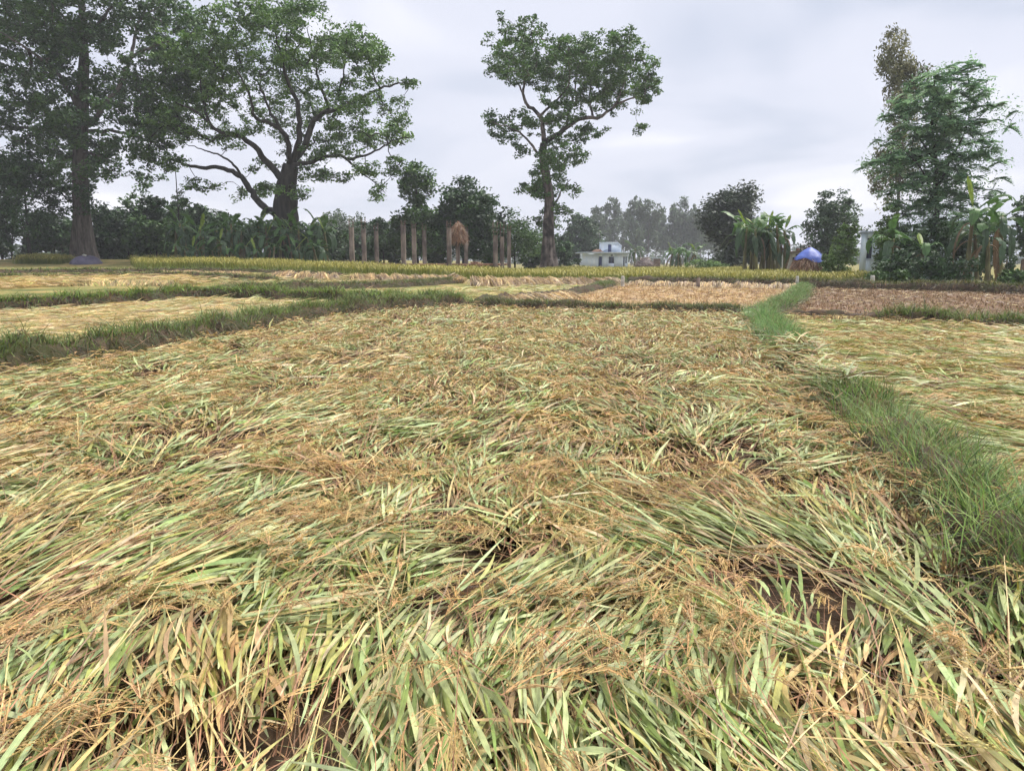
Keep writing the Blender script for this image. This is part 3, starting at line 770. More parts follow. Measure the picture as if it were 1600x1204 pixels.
fr = gp([(215, 420), (330, 422), (450, 426), (560, 430), (700, 436), (830, 440), (965, 441), (1100, 443), (1250, 445), (1330, 446)])
back = np.array([[29, 58, 0], [24, 70, 0], [30, 100, 0], [5, 92, 0], [2, 64.5, 0], [-15, 64.5, 0], [-36, 79, 0], [-40, 79, 0]])
standing_rice(np.vstack([fr, back]), 'golden green standing rice in the long band before house and columns', 28000, 101)
sp = at(30, 413, 77); sq = at(103, 413, 77)
standing_rice([[sp[0], 76], [sq[0], 76], [sq[0], 79], [sp[0], 79]], 'small square of standing rice left of the purple tarpaulin', 1300, 102, .8)
# ================================================================ trees
LG = [lin(58, 86, 48), lin(84, 116, 60), lin(108, 140, 74)]
def add_leaves(S, ctr, size, col, r, up=.5, aspect=.55, hang=0.0):
    n = len(ctr)
    nrm = r.normal(0, 1, (n, 3)); nrm[:, 2] = np.abs(nrm[:, 2]) + up
    nrm /= np.linalg.norm(nrm, axis=1, keepdims=True)
    a = r.normal(0, 1, (n, 3)); a[:, 2] -= hang
    a -= nrm * (a * nrm).sum(1, keepdims=True); a /= np.linalg.norm(a, axis=1, keepdims=True)
    b = np.cross(nrm, a)
    s = np.broadcast_to(size, (n,))[:, None]
    V = np.stack([ctr - a * s * .5, ctr + b * s * aspect * .5 + a * s * .05, ctr + a * s * .5 - nrm * s * .12, ctr - b * s * aspect * .5 + a * s * .05], 1)
    S.add(V, np.arange(n * 4).reshape(n, 4), np.repeat(col, 4, 0))

def clump_leaves(S, tips, r, per=45, rad=.8, size=(.2, .34), cols=LG, flat=.6, up=.5, hang=0.0, aspect=.55, tone=.18):
    n = len(tips)
    j = np.repeat(np.arange(n), per)
    v = r.normal(0, 1, (n * per, 3)); v /= np.linalg.norm(v, axis=1, keepdims=True)
    v *= (r.uniform(0, 1, (n * per, 1)) ** .5) * rad * r.uniform(.6, 1.25, n)[j][:, None]
    v[:, 2] *= flat
    k = r.uniform(0, len(cols) - 1.001, n)[j] * .6 + r.uniform(0, len(cols) - 1.001, n * per) * .4
    f = (k % 1)[:, None]; c = np.array(cols)
    col = c[k.astype(int)] * (1 - f) + c[np.minimum(k.astype(int) + 1, len(cols) - 1)] * f
    col = col * (1 + tone * r.normal(0, 1, n))[j][:, None].clip(.55, 1.5) * r.uniform(.8, 1.2, (n * per, 1))
    add_leaves(S, tips[j] + v, r.uniform(*size, n * per), col, r, up, aspect, hang)

class Skeleton:
    def __init__(s):
        s.P, s.par, s.r, s.fixed = [], [], [], []
    def limb(s, pts, r0, r1, step=.5):
        pts = resample(pts, step)
        if s.P:
            d = np.linalg.norm(np.array(s.P) - pts[0], axis=1); p = int(d.argmin())
        else:
            p = -1
        rr = np.linspace(r0, r1, len(pts))
        for q, ra in zip(pts, rr):
            s.P.append(q); s.par.append(p); s.fixed.append(ra); p = len(s.P) - 1
        return pts, rr
    def reach(s, A, r, step=.6, jitter=.12):
        """grow a branch from the nearest wood to each point of A, nearest first"""
        A = np.asarray(A); P = np.array(s.P)
        D = np.linalg.norm(A[:, None] - P[None], axis=2) + .25 * np.maximum(0, P[None, :, 2] - A[:, None, 2] + .3)
        best = D.argmin(1); bd = D.min(1)
        todo = np.ones(len(A), bool)
        while todo.any():
            i = int(np.where(todo, bd, 1e9).argmin()); todo[i] = False
            a, b = np.array(s.P[best[i]]), A[i]
            n = max(1, int(np.linalg.norm(b - a) / step))
            p = best[i]; first = len(s.P)
            sag = r.normal(0, .12) * np.linalg.norm(b - a)
            for k in range(1, n + 1):
                t = k / n
                q = a + (b - a) * t + [0, 0, sag * math.sin(math.pi * t)]
                if k < n:
                    q = q + r.normal(0, jitter, 3)
                s.P.append(q); s.par.append(p); s.fixed.append(0); p = len(s.P) - 1
            new = np.array(s.P[first:])
            w = np.where(todo)[0]
            if len(w):
                D = np.linalg.norm(A[w][:, None] - new[None], axis=2) + .25 * np.maximum(0, new[None, :, 2] - A[w][:, None, 2] + .3)
                m = D.min(1); better = m < bd[w]
                bd[w[better]] = m[better]; best[w[better]] = first + D.argmin(1)[better]
    def wood(s, S, tip=.018, e=2.3, sides=4, skip=0, col=(1, 1, 1)):
        n = len(s.P); acc = np.zeros(n); P = np.array(s.P)
        rad = np.zeros(n)
        for i in range(n - 1, -1, -1):
            rad[i] = max(s.fixed[i], max(acc[i], tip ** e) ** (1 / e))
            if s.par[i] >= 0:
                acc[s.par[i]] += min(rad[i], 9) ** e if s.fixed[i] == 0 else 0
        E = np.array([i for i in range(n) if s.par[i] >= 0 and i >= skip])
        if not len(E):
            return
        a, b = P[np.array(s.par)[E]], P[E]
        ra = np.minimum(rad[np.array(s.par)[E]], rad[E] * 1.25); rb_ = rad[E]
        T = b - a; ln = np.linalg.norm(T, axis=1, keepdims=True); T = T / np.maximum(ln, 1e-6)
        ref = np.where(np.abs(T[:, :1]) < .7, [[1.0, 0, 0]], [[0, 1.0, 0]])
        A = np.cross(T, ref); A /= np.linalg.norm(A, axis=1, keepdims=True); B = np.cross(T, A)
        an = np.linspace(0, 2 * math.pi, sides, endpoint=False)
        ring = A[:, None] * np.cos(an)[None, :, None] + B[:, None] * np.sin(an)[None, :, None]
        V = np.concatenate([a[:, None] + ring * ra[:, None, None], (b + T * rb_[:, None] * .4)[:, None] + ring * rb_[:, None, None]], 1)
        k = np.arange(len(E))[:, None] * 2 * sides; j = np.arange(sides)[None]; j2 = (j + 1) % sides
        S.add(V, np.stack([k + j, k + j2, k + j2 + sides, k + j + sides], -1), col)

def traced_tree(label, Y, trunk, trunk_r, limbs, blobs, seed, bark, density=1.0, per=46, rad=.85, size=(.2, .34), cols=LG, depth=.55, buttress=0.0, tone=.18, flat=.6):
    """a big tree: trunk and limbs follow the lines seen in the photograph, set out in depth round the trunk, and twigs grow out into the crown"""
    r = np.random.default_rng(seed); sc = Y / F
    base = np.array([at(*trunk[0], Y)[0], Y, 0.]); base[2] = float(terrain(base[0], base[1]))
    root = thing('tree', base, label, 'tree')
    cx = np.mean([b[0] for b in blobs]); half = max(b[0] + b[2] for b in blobs) - cx
    pts = np.array([at(px, py, Y) for px, py in trunk]); pts[0, 2] = base[2] - .2
    sk = Skeleton(); wood = Soup()
    tp, tr = sk.limb(pts, 1, 1)
    hs = np.linspace(0, 1, len(tp)); tr = np.interp(hs, np.linspace(0, 1, len(trunk_r)), trunk_r)
    for k in range(len(tp)):
        sk.fixed[k] = tr[k]
    if buttress:
        ph = r.uniform(0, 6.28)
        mod = lambda h, a: 1 + buttress * np.exp(-h * 7) * (np.cos(a * 5 + ph) * .5 + .5 + .3 * np.cos(a * 3 + 1)) + .06 * np.cos(a * 7 + h * 9) + .05 * np.cos(4 * a - h * 31)
    else:
        mod = lambda h, a: 1 + .08 * np.cos(a * 4 + h * 9) + .05 * np.cos(7 * a - h * 23)
    sweep(wood, resample(tp, .35), np.interp(np.linspace(0, 1, len(resample(tp, .35))), hs, tr), 22, (1, 1, 1), mod)
    for L, r0, r1 in limbs:
        d0 = r.uniform(-1, 1) * depth
        n = len(L)
        q = []
        for k, (px, py) in enumerate(L):
            yo = Y + d0 * (k / (n - 1)) ** .8 * half * sc * .9
            q.append(at(px, py, yo))
        # the first point sits inside the wood it grows from
        q = np.array(q)
        P = np.array(sk.P); dd = np.abs((P - q[0])[:, [0, 2]]).sum(1); j = int(dd.argmin()); sh = P[j, 1] - q[0, 1]
        q[:, 1] += sh * np.linspace(1, 0, n) ** 2
        q[0] = P[j]
        lp, lr = sk.limb(q, r0 * .68, r1 * .7)
        lp = lp + np.r_[[[0, 0, 0]], r.normal(0, .06, (len(lp) - 2, 3)), [[0, 0, 0]]] if len(lp) > 2 else lp
        sweep(wood, lp, lr, 9, (1, 1, 1), lambda h, a: 1 + .08 * np.cos(a * 3 + h * 20))
    nlimb = len(sk.P)
    att = []
    for b in blobs:
        bx, by, rx, ry = b[:4]; k = b[4] if len(b) > 4 else 1.0
        n = max(3, int(rx * ry * sc * sc * 8.6 * density * k))
        room = math.sqrt(max(.05, 1 - ((bx - cx) / half) ** 2)) * half * sc * depth
        nsub = max(1, n // 9)
        yo = r.uniform(-1, 1, nsub) * room
        for m in range(n):
            v = r.normal(0, 1, 3); v /= np.linalg.norm(v); v *= r.uniform(.25, 1) ** .6
            p = at(bx + v[0] * rx, by + v[2] * ry, Y)
            p = p + [0, yo[m % nsub] + v[1] * .5 * (rx + ry) * sc, 0]
            att.append(p)
    att = np.array(att)
    sk.reach(att, r)
    sk.wood(wood, skip=nlimb)
    part('trunk', wood, bark, root, smooth=True)
    crown = Soup()
    clump_leaves(crown, att, r, per, rad, size, cols, tone=tone, flat=flat)
    part('crown', crown, M['leaf'], root, kind='stuff')
    return root

traced_tree('tall lone tree with heart-shaped crown and pale fluted trunk behind the standing rice', 85,
    [(859, 432), (858, 405), (857, 375), (857, 344), (858, 310), (853, 272), (848, 241), (850, 224)], [.78, .68, .62, .56, .52, .48, .43, .37],
    [([(850, 224), (870, 212), (887, 197), (911, 185), (938, 182), (958, 168), (979, 156), (1008, 150)], .46, .08),
     ([(850, 224), (846, 183), (826, 166), (817, 143), (822, 122), (836, 105), (840, 80)], .40, .07),
     ([(848, 241), (839, 238), (829, 224), (812, 207), (781, 194), (764, 190)], .24, .05),
     ([(846, 175), (870, 156), (888, 132), (893, 95)], .22, .05),
     ([(887, 197), (890, 170), (897, 143), (905, 95)], .24, .05),
     ([(924, 183), (921, 156), (924, 122), (932, 80)], .2, .05),
     ([(817, 143), (800, 115), (790, 90)], .16, .04),
     ([(858, 325), (870, 312), (880, 295), (892, 280)], .2, .05),
     ([(958, 168), (975, 130), (985, 95)], .16, .04)],
    [(812, 68, 46, 30), (785, 92, 32, 26), (845, 82, 36, 32), (800, 125, 30, 22, .7), (885, 98, 36, 26), (940, 85, 46, 30), (965, 72, 26, 18), (988, 112, 40, 34), (1012, 140, 24, 34), (1006, 190, 9, 12, 1.5),
     (868, 130, 36, 24), (925, 130, 40, 24), (772, 185, 20, 14), (790, 205, 28, 18, .8), (815, 175, 30, 16, .7), (900, 160, 36, 14, .7), (955, 152, 34, 20, .8), (850, 190, 34, 18, .8), (925, 203, 28, 12, 1.1), (885, 222, 34, 16, .7), (805, 235, 22, 12, .8), (865, 250, 36, 24), (905, 238, 22, 16, 1.0), (855, 295, 34, 20), (825, 292, 20, 10), (895, 295, 16, 12), (868, 325, 36, 12, .7), (840, 270, 18, 12), (856, 345, 26, 12), (862, 275, 30, 18), (880, 180, 40, 20), (830, 110, 36, 22), (905, 115, 44, 26), (960, 125, 40, 24)],
    211, M['bark_pale'], 1.0, 42, .72, (.24, .42), buttress=1.0)

traced_tree('huge spreading tree with dark forked trunk rising behind the banana grove', 80,
    [(448, 405), (447, 370), (446, 325), (448, 289), (455, 258)], [1.5, 1.35, 1.2, 1.05, .8],
    [([(430, 345), (410, 321), (384, 285), (370, 272), (344, 261), (308, 261), (275, 252), (238, 240)], .62, .10),
     ([(440, 285), (425, 262), (403, 234), (381, 216), (341, 205), (311, 179), (275, 160)], .58, .09),
     ([(454, 262), (447, 212), (425, 194), (399, 183), (390, 150), (370, 110)], .46, .08),
     ([(455, 258), (468, 215), (465, 164), (450, 128), (439, 91), (428, 40)], .52, .08),
     ([(457, 256), (476, 227), (487, 197), (505, 179), (531, 170), (549, 161), (585, 142), (618, 132), (650, 127)], .58, .07),
     ([(505, 180), (498, 139), (490, 95), (480, 45)], .30, .05), ([(531, 170), (523, 146), (534, 121), (540, 75)], .26, .05),
     ([(460, 262), (483, 254), (523, 243), (549, 248), (585, 237), (615, 219), (640, 214)], .36, .05),
     ([(549, 248), (567, 270), (585, 285), (602, 302)], .18, .04), ([(447, 212), (417, 157), (405, 110)], .26, .05),
     ([(384, 285), (355, 250), (330, 238), (290, 225)], .24, .05), ([(585, 142), (580, 110), (575, 70)], .18, .04),
     ([(341, 205), (320, 150), (310, 100)], .24, .05)],
    [(425, 18, 40, 20), (470, 12, 34, 16), (385, 55, 38, 30), (440, 55, 46, 32), (500, 55, 42, 28), (552, 48, 32, 22), (560, 90, 46, 28), (592, 108, 30, 18), (636, 128, 20, 8), (500, 105, 46, 26), (440, 108, 42, 28), (380, 110, 42, 34), (328, 105, 42, 40), (290, 90, 36, 38), (265, 150, 40, 36), (325, 165, 44, 26), (260, 205, 44, 26), (330, 215, 40, 16, .8), (392, 160, 36, 20, .8), (395, 208, 36, 14, .7), (450, 160, 34, 18, .7), (520, 145, 36, 18, .8), (570, 148, 34, 14, .8), (490, 205, 34, 16, .7), (550, 205, 40, 14, .8), (592, 215, 36, 18), (630, 222, 24, 16), (540, 246, 46, 12, .8), (480, 270, 36, 14, .8), (525, 280, 32, 10, .7), (588, 272, 22, 14), (602, 298, 12, 10), (265, 255, 36, 16), (305, 285, 36, 12, .7), (355, 295, 34, 12, .7), (402, 258, 26, 12, .7), (490, 308, 26, 10, .7), (232, 245, 20, 18), (350, 60, 40, 36, .6), (600, 150, 30, 16, .6), (430, 140, 50, 30, .4), (480, 150, 50, 30, .4), (350, 140, 50, 34, .4), (300, 200, 50, 24, .5), (430, 190, 50, 20, .4), (520, 190, 50, 22, .4), (560, 120, 40, 24, .4), (460, 230, 50, 18, .4), (570, 180, 44, 20, .5), (610, 255, 24, 16), (620, 180, 20, 14), (560, 300, 26, 8, .6), (440, 300, 26, 12)],
    223, M['bark_dark'], 1.1, 38, .8, (.24, .42), depth=.6, cols=[lin(60, 88, 46), lin(88, 120, 58), lin(116, 146, 74)])

traced_tree('towering dark tree with buttressed trunk at the left edge of the view', 82,
    [(135, 408), (131, 380), (128, 330), (126, 278), (126, 219), (128, 175), (130, 128), (131, 73), (128, 20), (126, -40)], [.9, .8, .74, .7, .7, .62, .5, .4, .3, .18],
    [([(130, 200), (146, 190), (164, 164), (190, 131), (205, 90), (234, 75), (256, 66), (285, 70)], .5, .08), ([(127, 180), (112, 150), (88, 113), (62, 90), (37, 73), (0, 50)], .48, .07), ([(131, 90), (106, 36), (80, 10), (50, -20)], .3, .06),
     ([(128, 205), (183, 205), (226, 219), (260, 225)], .34, .06), ([(126, 210), (90, 205), (55, 202), (0, 195), (-50, 190)], .4, .06), ([(131, 73), (160, 30), (190, -10), (220, -40)], .3, .06), ([(88, 113), (66, 119), (20, 105), (-30, 90)], .28, .06),
     ([(205, 90), (230, 40), (260, 10), (285, -10)], .26, .05), ([(126, 240), (100, 250), (60, 255), (20, 262)], .28, .05), ([(127, 235), (160, 245), (195, 262)], .26, .05)],
    [(20, 20, 50, 36), (85, 15, 45, 34), (150, 10, 45, 34), (215, 15, 45, 30), (270, 25, 40, 26), (305, 45, 24, 20), (-40, 30, 50, 40), (40, -45, 60, 40), (120, -70, 60, 40), (210, -45, 55, 36), (60, 65, 44, 26), (5, 90, 44, 34), (120, 60, 30, 24), (170, 70, 36, 28), (225, 60, 40, 24), (275, 85, 34, 24), (-50, 110, 40, 40), (100, 125, 34, 26), (160, 115, 38, 26), (255, 125, 46, 34), (210, 150, 40, 26), (300, 130, 24, 24), (40, 140, 40, 26), (0, 165, 40, 26), (70, 175, 40, 22), (150, 160, 30, 18), (190, 190, 38, 22), (250, 185, 40, 28), (120, 205, 40, 20), (30, 215, 46, 22), (-40, 200, 40, 30), (80, 240, 44, 20), (170, 235, 40, 20), (230, 225, 36, 20), (15, 262, 36, 18), (145, 275, 32, 18), (195, 270, 30, 16), (60, 275, 36, 18), (110, 300, 30, 14, .7), (132, 40, 30, 26), (126, 90, 26, 24), (132, 140, 28, 22), (122, 180, 28, 20), (132, 225, 26, 18), (122, 262, 26, 16), (128, 295, 22, 10, .8)],
    237, M['bark'], 1.0, 38, .9, (.3, .5), depth=.5, buttress=.75, cols=[lin(50, 74, 44), lin(72, 102, 56), lin(98, 128, 70)])

def tree(label, px, top, base, wpx, Y, seed, kind='round', group=None, cols=LG, per=38, n=80, size=(.2, .34), bark=None, trunk_to=None, name='tree', category='tree', lift=0.0):
    """a smaller tree or bush; px, top, wpx give where it stands and how large it is at distance Y"""
    r = np.random.default_rng(seed); sc = Y / F
    x = at(px, 408, Y)[0]; z = float(terrain(x, Y))
    ztop = at(px, top, Y)[2]; H = ztop - z; W = wpx * sc
    b0 = np.array([x, Y, z])
    root = thing(name, b0, label, category, group)
    sk = Skeleton(); wood = Soup()
    n = int(n * 1.75)
    tr = max(.05, H * (.007 if kind in ('euc', 'thin') else .014))
    lean = r.normal(0, .02 * H, 2)
    if kind in ('round', 'column', 'two', 'euc', 'thin'):
        spec = {'round': .22, 'column': .15, 'two': .2, 'euc': .35, 'thin': .15}[kind]
        A = []
        if kind == 'round':
            lumps = [(r.normal(0, .20) * W, r.normal(0, .20) * W, H * r.uniform(.32, .8), W * r.uniform(.2, .34), H * r.uniform(.12, .22)) for _ in range(9)] + [(0, 0, H * .82, W * .24, H * .18), (0, 0, H * .45, W * .42, H * .3)]
        elif kind == 'two':
            lumps = [(0, 0, H * .86, W * .30, H * .13), (W * .05, 0, H * .75, W * .34, H * .12), (0, 0, H * .42, W * .46, H * .2), (W * .2, 0, H * .3, W * .4, H * .2), (-W * .2, 0, H * .28, W * .35, H * .2)]
        elif kind == 'column':
            lumps = [(r.normal(0, .12) * W, r.normal(0, .12) * W, H * h, W * .4 * (1.1 - abs(h - .55)), H * .14) for h in np.linspace(.2, .9, 8)]
        elif kind == 'euc':
            lumps = [(r.normal(0, .22) * W, r.normal(0, .22) * W, H * h, W * r.uniform(.16, .3), H * .10) for h in np.linspace(.38, .95, 9)]
        else:
            lumps = [(r.normal(0, .25) * W * (1.2 - h), r.normal(0, .2) * W, H * h, W * .42 * (1.15 - h), H * .05) for h in np.linspace(.25, .97, 9)]
        vol = np.array([l[3] ** 2 * l[4] for l in lumps]) ** .7; vol /= vol.sum()
        for _ in range(n):
            l = lumps[r.choice(len(lumps), p=vol)]
            v = r.normal(0, 1, 3); v /= np.linalg.norm(v); v *= r.uniform(.3, 1) ** .4
            A.append([x + l[0] + v[0] * l[3], Y + l[1] + v[1] * l[3], z + l[2] + v[2] * l[4]])
        A = np.array(A)
        pts = np.array([[x, Y, z - .2], [x + lean[0] * .5, Y, z + H * .3], [x + lean[0], Y + lean[1], z + H * (.6 if kind == 'round' else .88)]])
        tp, trr = sk.limb(pts, tr * 1.25, tr * .45)
        sweep(wood, tp, trr, 8, (1, 1, 1))
        n0 = len(sk.P)
        sk.reach(A, r, step=.9, jitter=.08); sk.wood(wood, skip=n0, tip=.02, sides=3)
        rad = W * {'round': .13, 'two': .16, 'column': .2, 'euc': .13, 'thin': .14}[kind]
    else:                                                       # bush: leafy to the ground, several stems
        A = []
        lumps = [(r.uniform(-.36, .36) * W, r.normal(0, .18) * W, H * r.uniform(.08, .75), W * r.uniform(.18, .3), H * r.uniform(.14, .25)) for _ in range(10)]
        for _ in range(n):
            l = lumps[r.integers(len(lumps))]; v = r.normal(0, 1, 3); v /= np.linalg.norm(v); v *= r.uniform(.3, 1) ** .4
            A.append([x + l[0] + v[0] * l[3], Y + l[1] + v[1] * l[3], max(z + .1, z + l[2] + v[2] * l[4])])
        A = np.array(A)
        for k in range(4):
            dx_ = r.uniform(-.25, .25) * W
            tp, trr = sk.limb(np.array([[x + dx_ * .5, Y, z - .1], [x + dx_, Y + r.normal(0, .1), z + H * .5]]), tr * .8, tr * .3)
            if k:
                sk.par[len(sk.P) - len(tp)] = -1
            sweep(wood, tp, trr, 6, (1, 1, 1))
        n0 = len(sk.P); sk.reach(A, r, step=.8, jitter=.06); sk.wood(wood, skip=n0, tip=.012, sides=3)
        rad = W * .11
    part('trunk', wood, bark or M['bark_dark'], root, smooth=True)
    crown = Soup()
    hang = 1.6 if kind == 'euc' else 0.0
    clump_leaves(crown, A, r, per, max(rad, .35), (size[0] * 1.25, size[1] * 1.3), cols, flat=.7 if kind != 'euc' else 1.1, hang=hang, aspect=.4 if kind == 'euc' else .55, tone=.2)
    part('crown', crown, M['leaf'], root, kind='stuff')
    return root

DK = [lin(36, 58, 36), lin(54, 82, 46), lin(76, 106, 58)]
MD = [lin(50, 74, 42), lin(74, 104, 54), lin(98, 128, 68)]
LT = [lin(72, 100, 50), lin(98, 128, 62), lin(124, 150, 78)]
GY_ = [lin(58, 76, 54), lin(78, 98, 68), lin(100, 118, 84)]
tree('dark two-tiered tree with round top behind the second trio of columns', 652, 255, 412, 78, 92, 301, 'two', cols=MD, n=130, per=46, size=(.28, .46))
tree('broad dark tree rising behind the straw bundle on the columns', 724, 278, 412, 108, 94, 302, 'round', cols=DK, n=170, per=48, size=(.3, .48))
tree('low dark tree left of the dark two-tiered one, behind the columns', 600, 332, 410, 62, 96, 303, 'round', cols=DK, n=70)
tree('dark round tree right of the columns beside the lone tall trunk', 805, 326, 412, 96, 98, 304, 'round', cols=MD, n=110)
tree('dark bushy tree between the tall lone trunk and the blue-white house', 905, 338, 414, 84, 172, 305, 'round', cols=DK, n=130, per=44, size=(.4, .7))
tree('dense dark egg-shaped tree left of the central banana clump', 1141, 294, 416, 92, 98, 306, 'column', cols=[lin(40, 52, 40), lin(56, 70, 52), lin(74, 88, 64)], n=200, per=44, size=(.28, .46))
tree('tiered tree with flat-topped crown behind the blue-tarped haystack', 1292, 295, 416, 92, 88, 307, 'round', cols=[lin(48, 68, 50), lin(68, 90, 64), lin(90, 114, 80)], n=130, per=42, size=(.22, .36))
tree('small light green tree in front of the pale blue building at right', 1386, 316, 428, 44, 54.5, 308, 'round', cols=LT, n=80, per=36, size=(.12, .22))
tree('light green tree behind the haystack, left of the pale blue building', 1318, 345, 420, 44, 74, 309, 'round', cols=LT, n=60, per=34)
tree('bright green shrub between haystack and pale blue building', 1309, 386, 428, 50, 58, 310, 'bush', cols=LT, n=70, per=40, size=(.1, .18), name='shrub', category='shrub')
tree('tall thin drooping tree standing behind the feathery tree at right', 1394, 50, 416, 96, 72, 311, 'euc', cols=[lin(92, 100, 70), lin(118, 120, 84), lin(138, 132, 94)], n=170, per=34, size=(.2, .36), bark=M['bark'])
for k, (px, top, w, y) in enumerate([(540, 362, 60, 104), (580, 366, 56, 106), (618, 352, 60, 103), (690, 340, 70, 104), (765, 352, 66, 105), (838, 356, 60, 106), (880, 362, 60, 108), (505, 352, 60, 102), (460, 345, 70, 96)]):
    tree(['leftmost low bush behind the column trios', 'low bush behind the third column from the left', 'low bush just left of the second trio of columns', 'low bush between second and third column trios', 'low bush left of the rightmost trio of columns', 'low bush right of the columns, left of the pale fluted trunk', 'low bush right of the pale fluted trunk', 'low bush at the right end of the banana grove', 'low bush hidden behind the right half of the banana grove'][k], px, top, 410, w, y, 370 + k, 'bush', 'low bushes behind the columns', cols=DK, n=60, per=22, size=(.34, .56), name='bush', category='bush')
tree('slim sapling with bare thin stem before the left thicket', 283, 232, 404, 46, 82, 312, 'thin', cols=MD, n=45, per=16, size=(.14, .24))
tree('small dark tree with leaning trunk at the far left', 48, 225, 404, 120, 78, 313, 'round', cols=DK, n=150, per=44)
tree('dark leafy tree cut by the right edge of the frame', 1610, 262, 424, 66, 66, 314, 'round', cols=DK, n=90, per=40)
BUSH = ['dark bush left of the leaning small trunk at the far left', 'dark bush behind the small square of standing rice', 'dark bush just right of the buttressed trunk', 'tall dark bush midway between buttressed trunk and sapling', 'dark bush left behind the slim sapling', 'dark bush right behind the slim sapling', 'dark bush behind the left end of the banana grove', 'dark bush behind the middle of the banana grove', 'dark bush right of the spreading tree trunk behind the bananas', 'tall dark bush cut by the left edge of the frame', 'low dark bush at the right foot of the buttressed trunk', 'low dark bush between buttressed trunk and bananas', 'low dark bush at the left edge of the frame', 'tall rear bush just left of the buttressed trunk', 'tall rear bush right of the buttressed trunk', 'tall rear bush seen left of the slim sapling', 'tall rear bush above the left part of the banana grove']
ORD = ['leftmost', 'second', 'third', 'fourth', 'fifth', 'sixth', 'seventh', 'eighth', 'ninth', 'tenth', 'eleventh', 'twelfth', 'thirteenth', 'fourteenth', 'fifteenth', 'sixteenth', 'seventeenth', 'eighteenth', 'nineteenth', 'rightmost']
for k, (px, top, w, y) in enumerate([(10, 300, 90, 90), (78, 322, 74, 92), (170, 300, 80, 91), (215, 285, 92, 94), (258, 296, 70, 90), (300, 300, 80, 95), (340, 318, 80, 96), (395, 330, 90, 97), (495, 335, 90, 98), (-60, 290, 100, 92), (150, 345, 70, 88), (245, 340, 90, 88), (-20, 330, 80, 86), (112, 318, 80, 101), (192, 306, 84, 102), (232, 304, 80, 103), (330, 308, 90, 104)]):
    tree(BUSH[k], px, top, 404, w, y, 330 + k, 'bush', 'bushes in the left thicket', cols=[DK, DK, [c * .85 for c in DK], MD][k % 4], n=90, per=25, size=(.3, .5), name='bush', category='bush')
for k, (px, top, w, y) in enumerate([(512, 332, 40, 158), (532, 328, 56, 150), (556, 338, 40, 155), (575, 352, 44, 150)]):
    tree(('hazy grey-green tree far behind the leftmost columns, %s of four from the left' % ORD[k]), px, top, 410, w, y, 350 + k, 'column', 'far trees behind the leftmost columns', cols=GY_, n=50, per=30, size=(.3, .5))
ex = [(935, 330), (948, 318), (962, 322), (975, 335), (986, 326), (1000, 318), (1012, 322), (1024, 336), (1036, 342), (1048, 338), (1060, 326), (1072, 318), (1082, 330), (1094, 340), (1106, 345), (1120, 350), (922, 345), (992, 345), (1030, 350), (1066, 348)]
for k, (px, top) in enumerate(sorted(ex)):
    r_ = np.random.default_rng(400 + k)
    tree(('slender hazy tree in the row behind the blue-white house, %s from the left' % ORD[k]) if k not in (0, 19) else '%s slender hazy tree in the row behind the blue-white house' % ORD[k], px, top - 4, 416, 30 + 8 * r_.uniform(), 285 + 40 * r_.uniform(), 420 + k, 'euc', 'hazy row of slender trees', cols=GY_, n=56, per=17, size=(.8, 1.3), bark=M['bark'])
# the wood that closes the view
def far_wood():
    r = np.random.default_rng(500); S = Soup(); W_ = Soup()
    tips = []
    for k in range(260):
        x = -290 + 580 * (k + r.uniform()) / 260; y = 330 + r.uniform(0, 60) - 110 * ss(-20, -90, x) + 10
        h = r.uniform(7, 11) + 3 * ss(-20, -90, x)
        for m in range(14):
            v = r.normal(0, 1, 3); v /= np.linalg.norm(v)
            tips.append([x + v[0] * 2.6, y + v[1] * 2.6, terrain(x, y) + h * .55 + v[2] * h * .42])
        for m in range(7):
            tips.append([x + r.normal(0, 1.6), y - 2 + r.normal(0, 1), terrain(x, y) + r.uniform(.2, 2.6)])
        sweep(W_, [[x, y, terrain(x, y) - .1], [x, y, terrain(x, y) + h * .7]], [.2, .08], 5, (1, 1, 1))
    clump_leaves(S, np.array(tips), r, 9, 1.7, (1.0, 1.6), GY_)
    o = link('far_wood', S.mesh('far_wood', M['leaf']), kind='stuff', label='hazy belt of distant trees closing the view on the horizon', category='wood')
    link('trunks', W_.mesh('trunks', M['bark_dark']), o, kind='stuff')
far_wood()

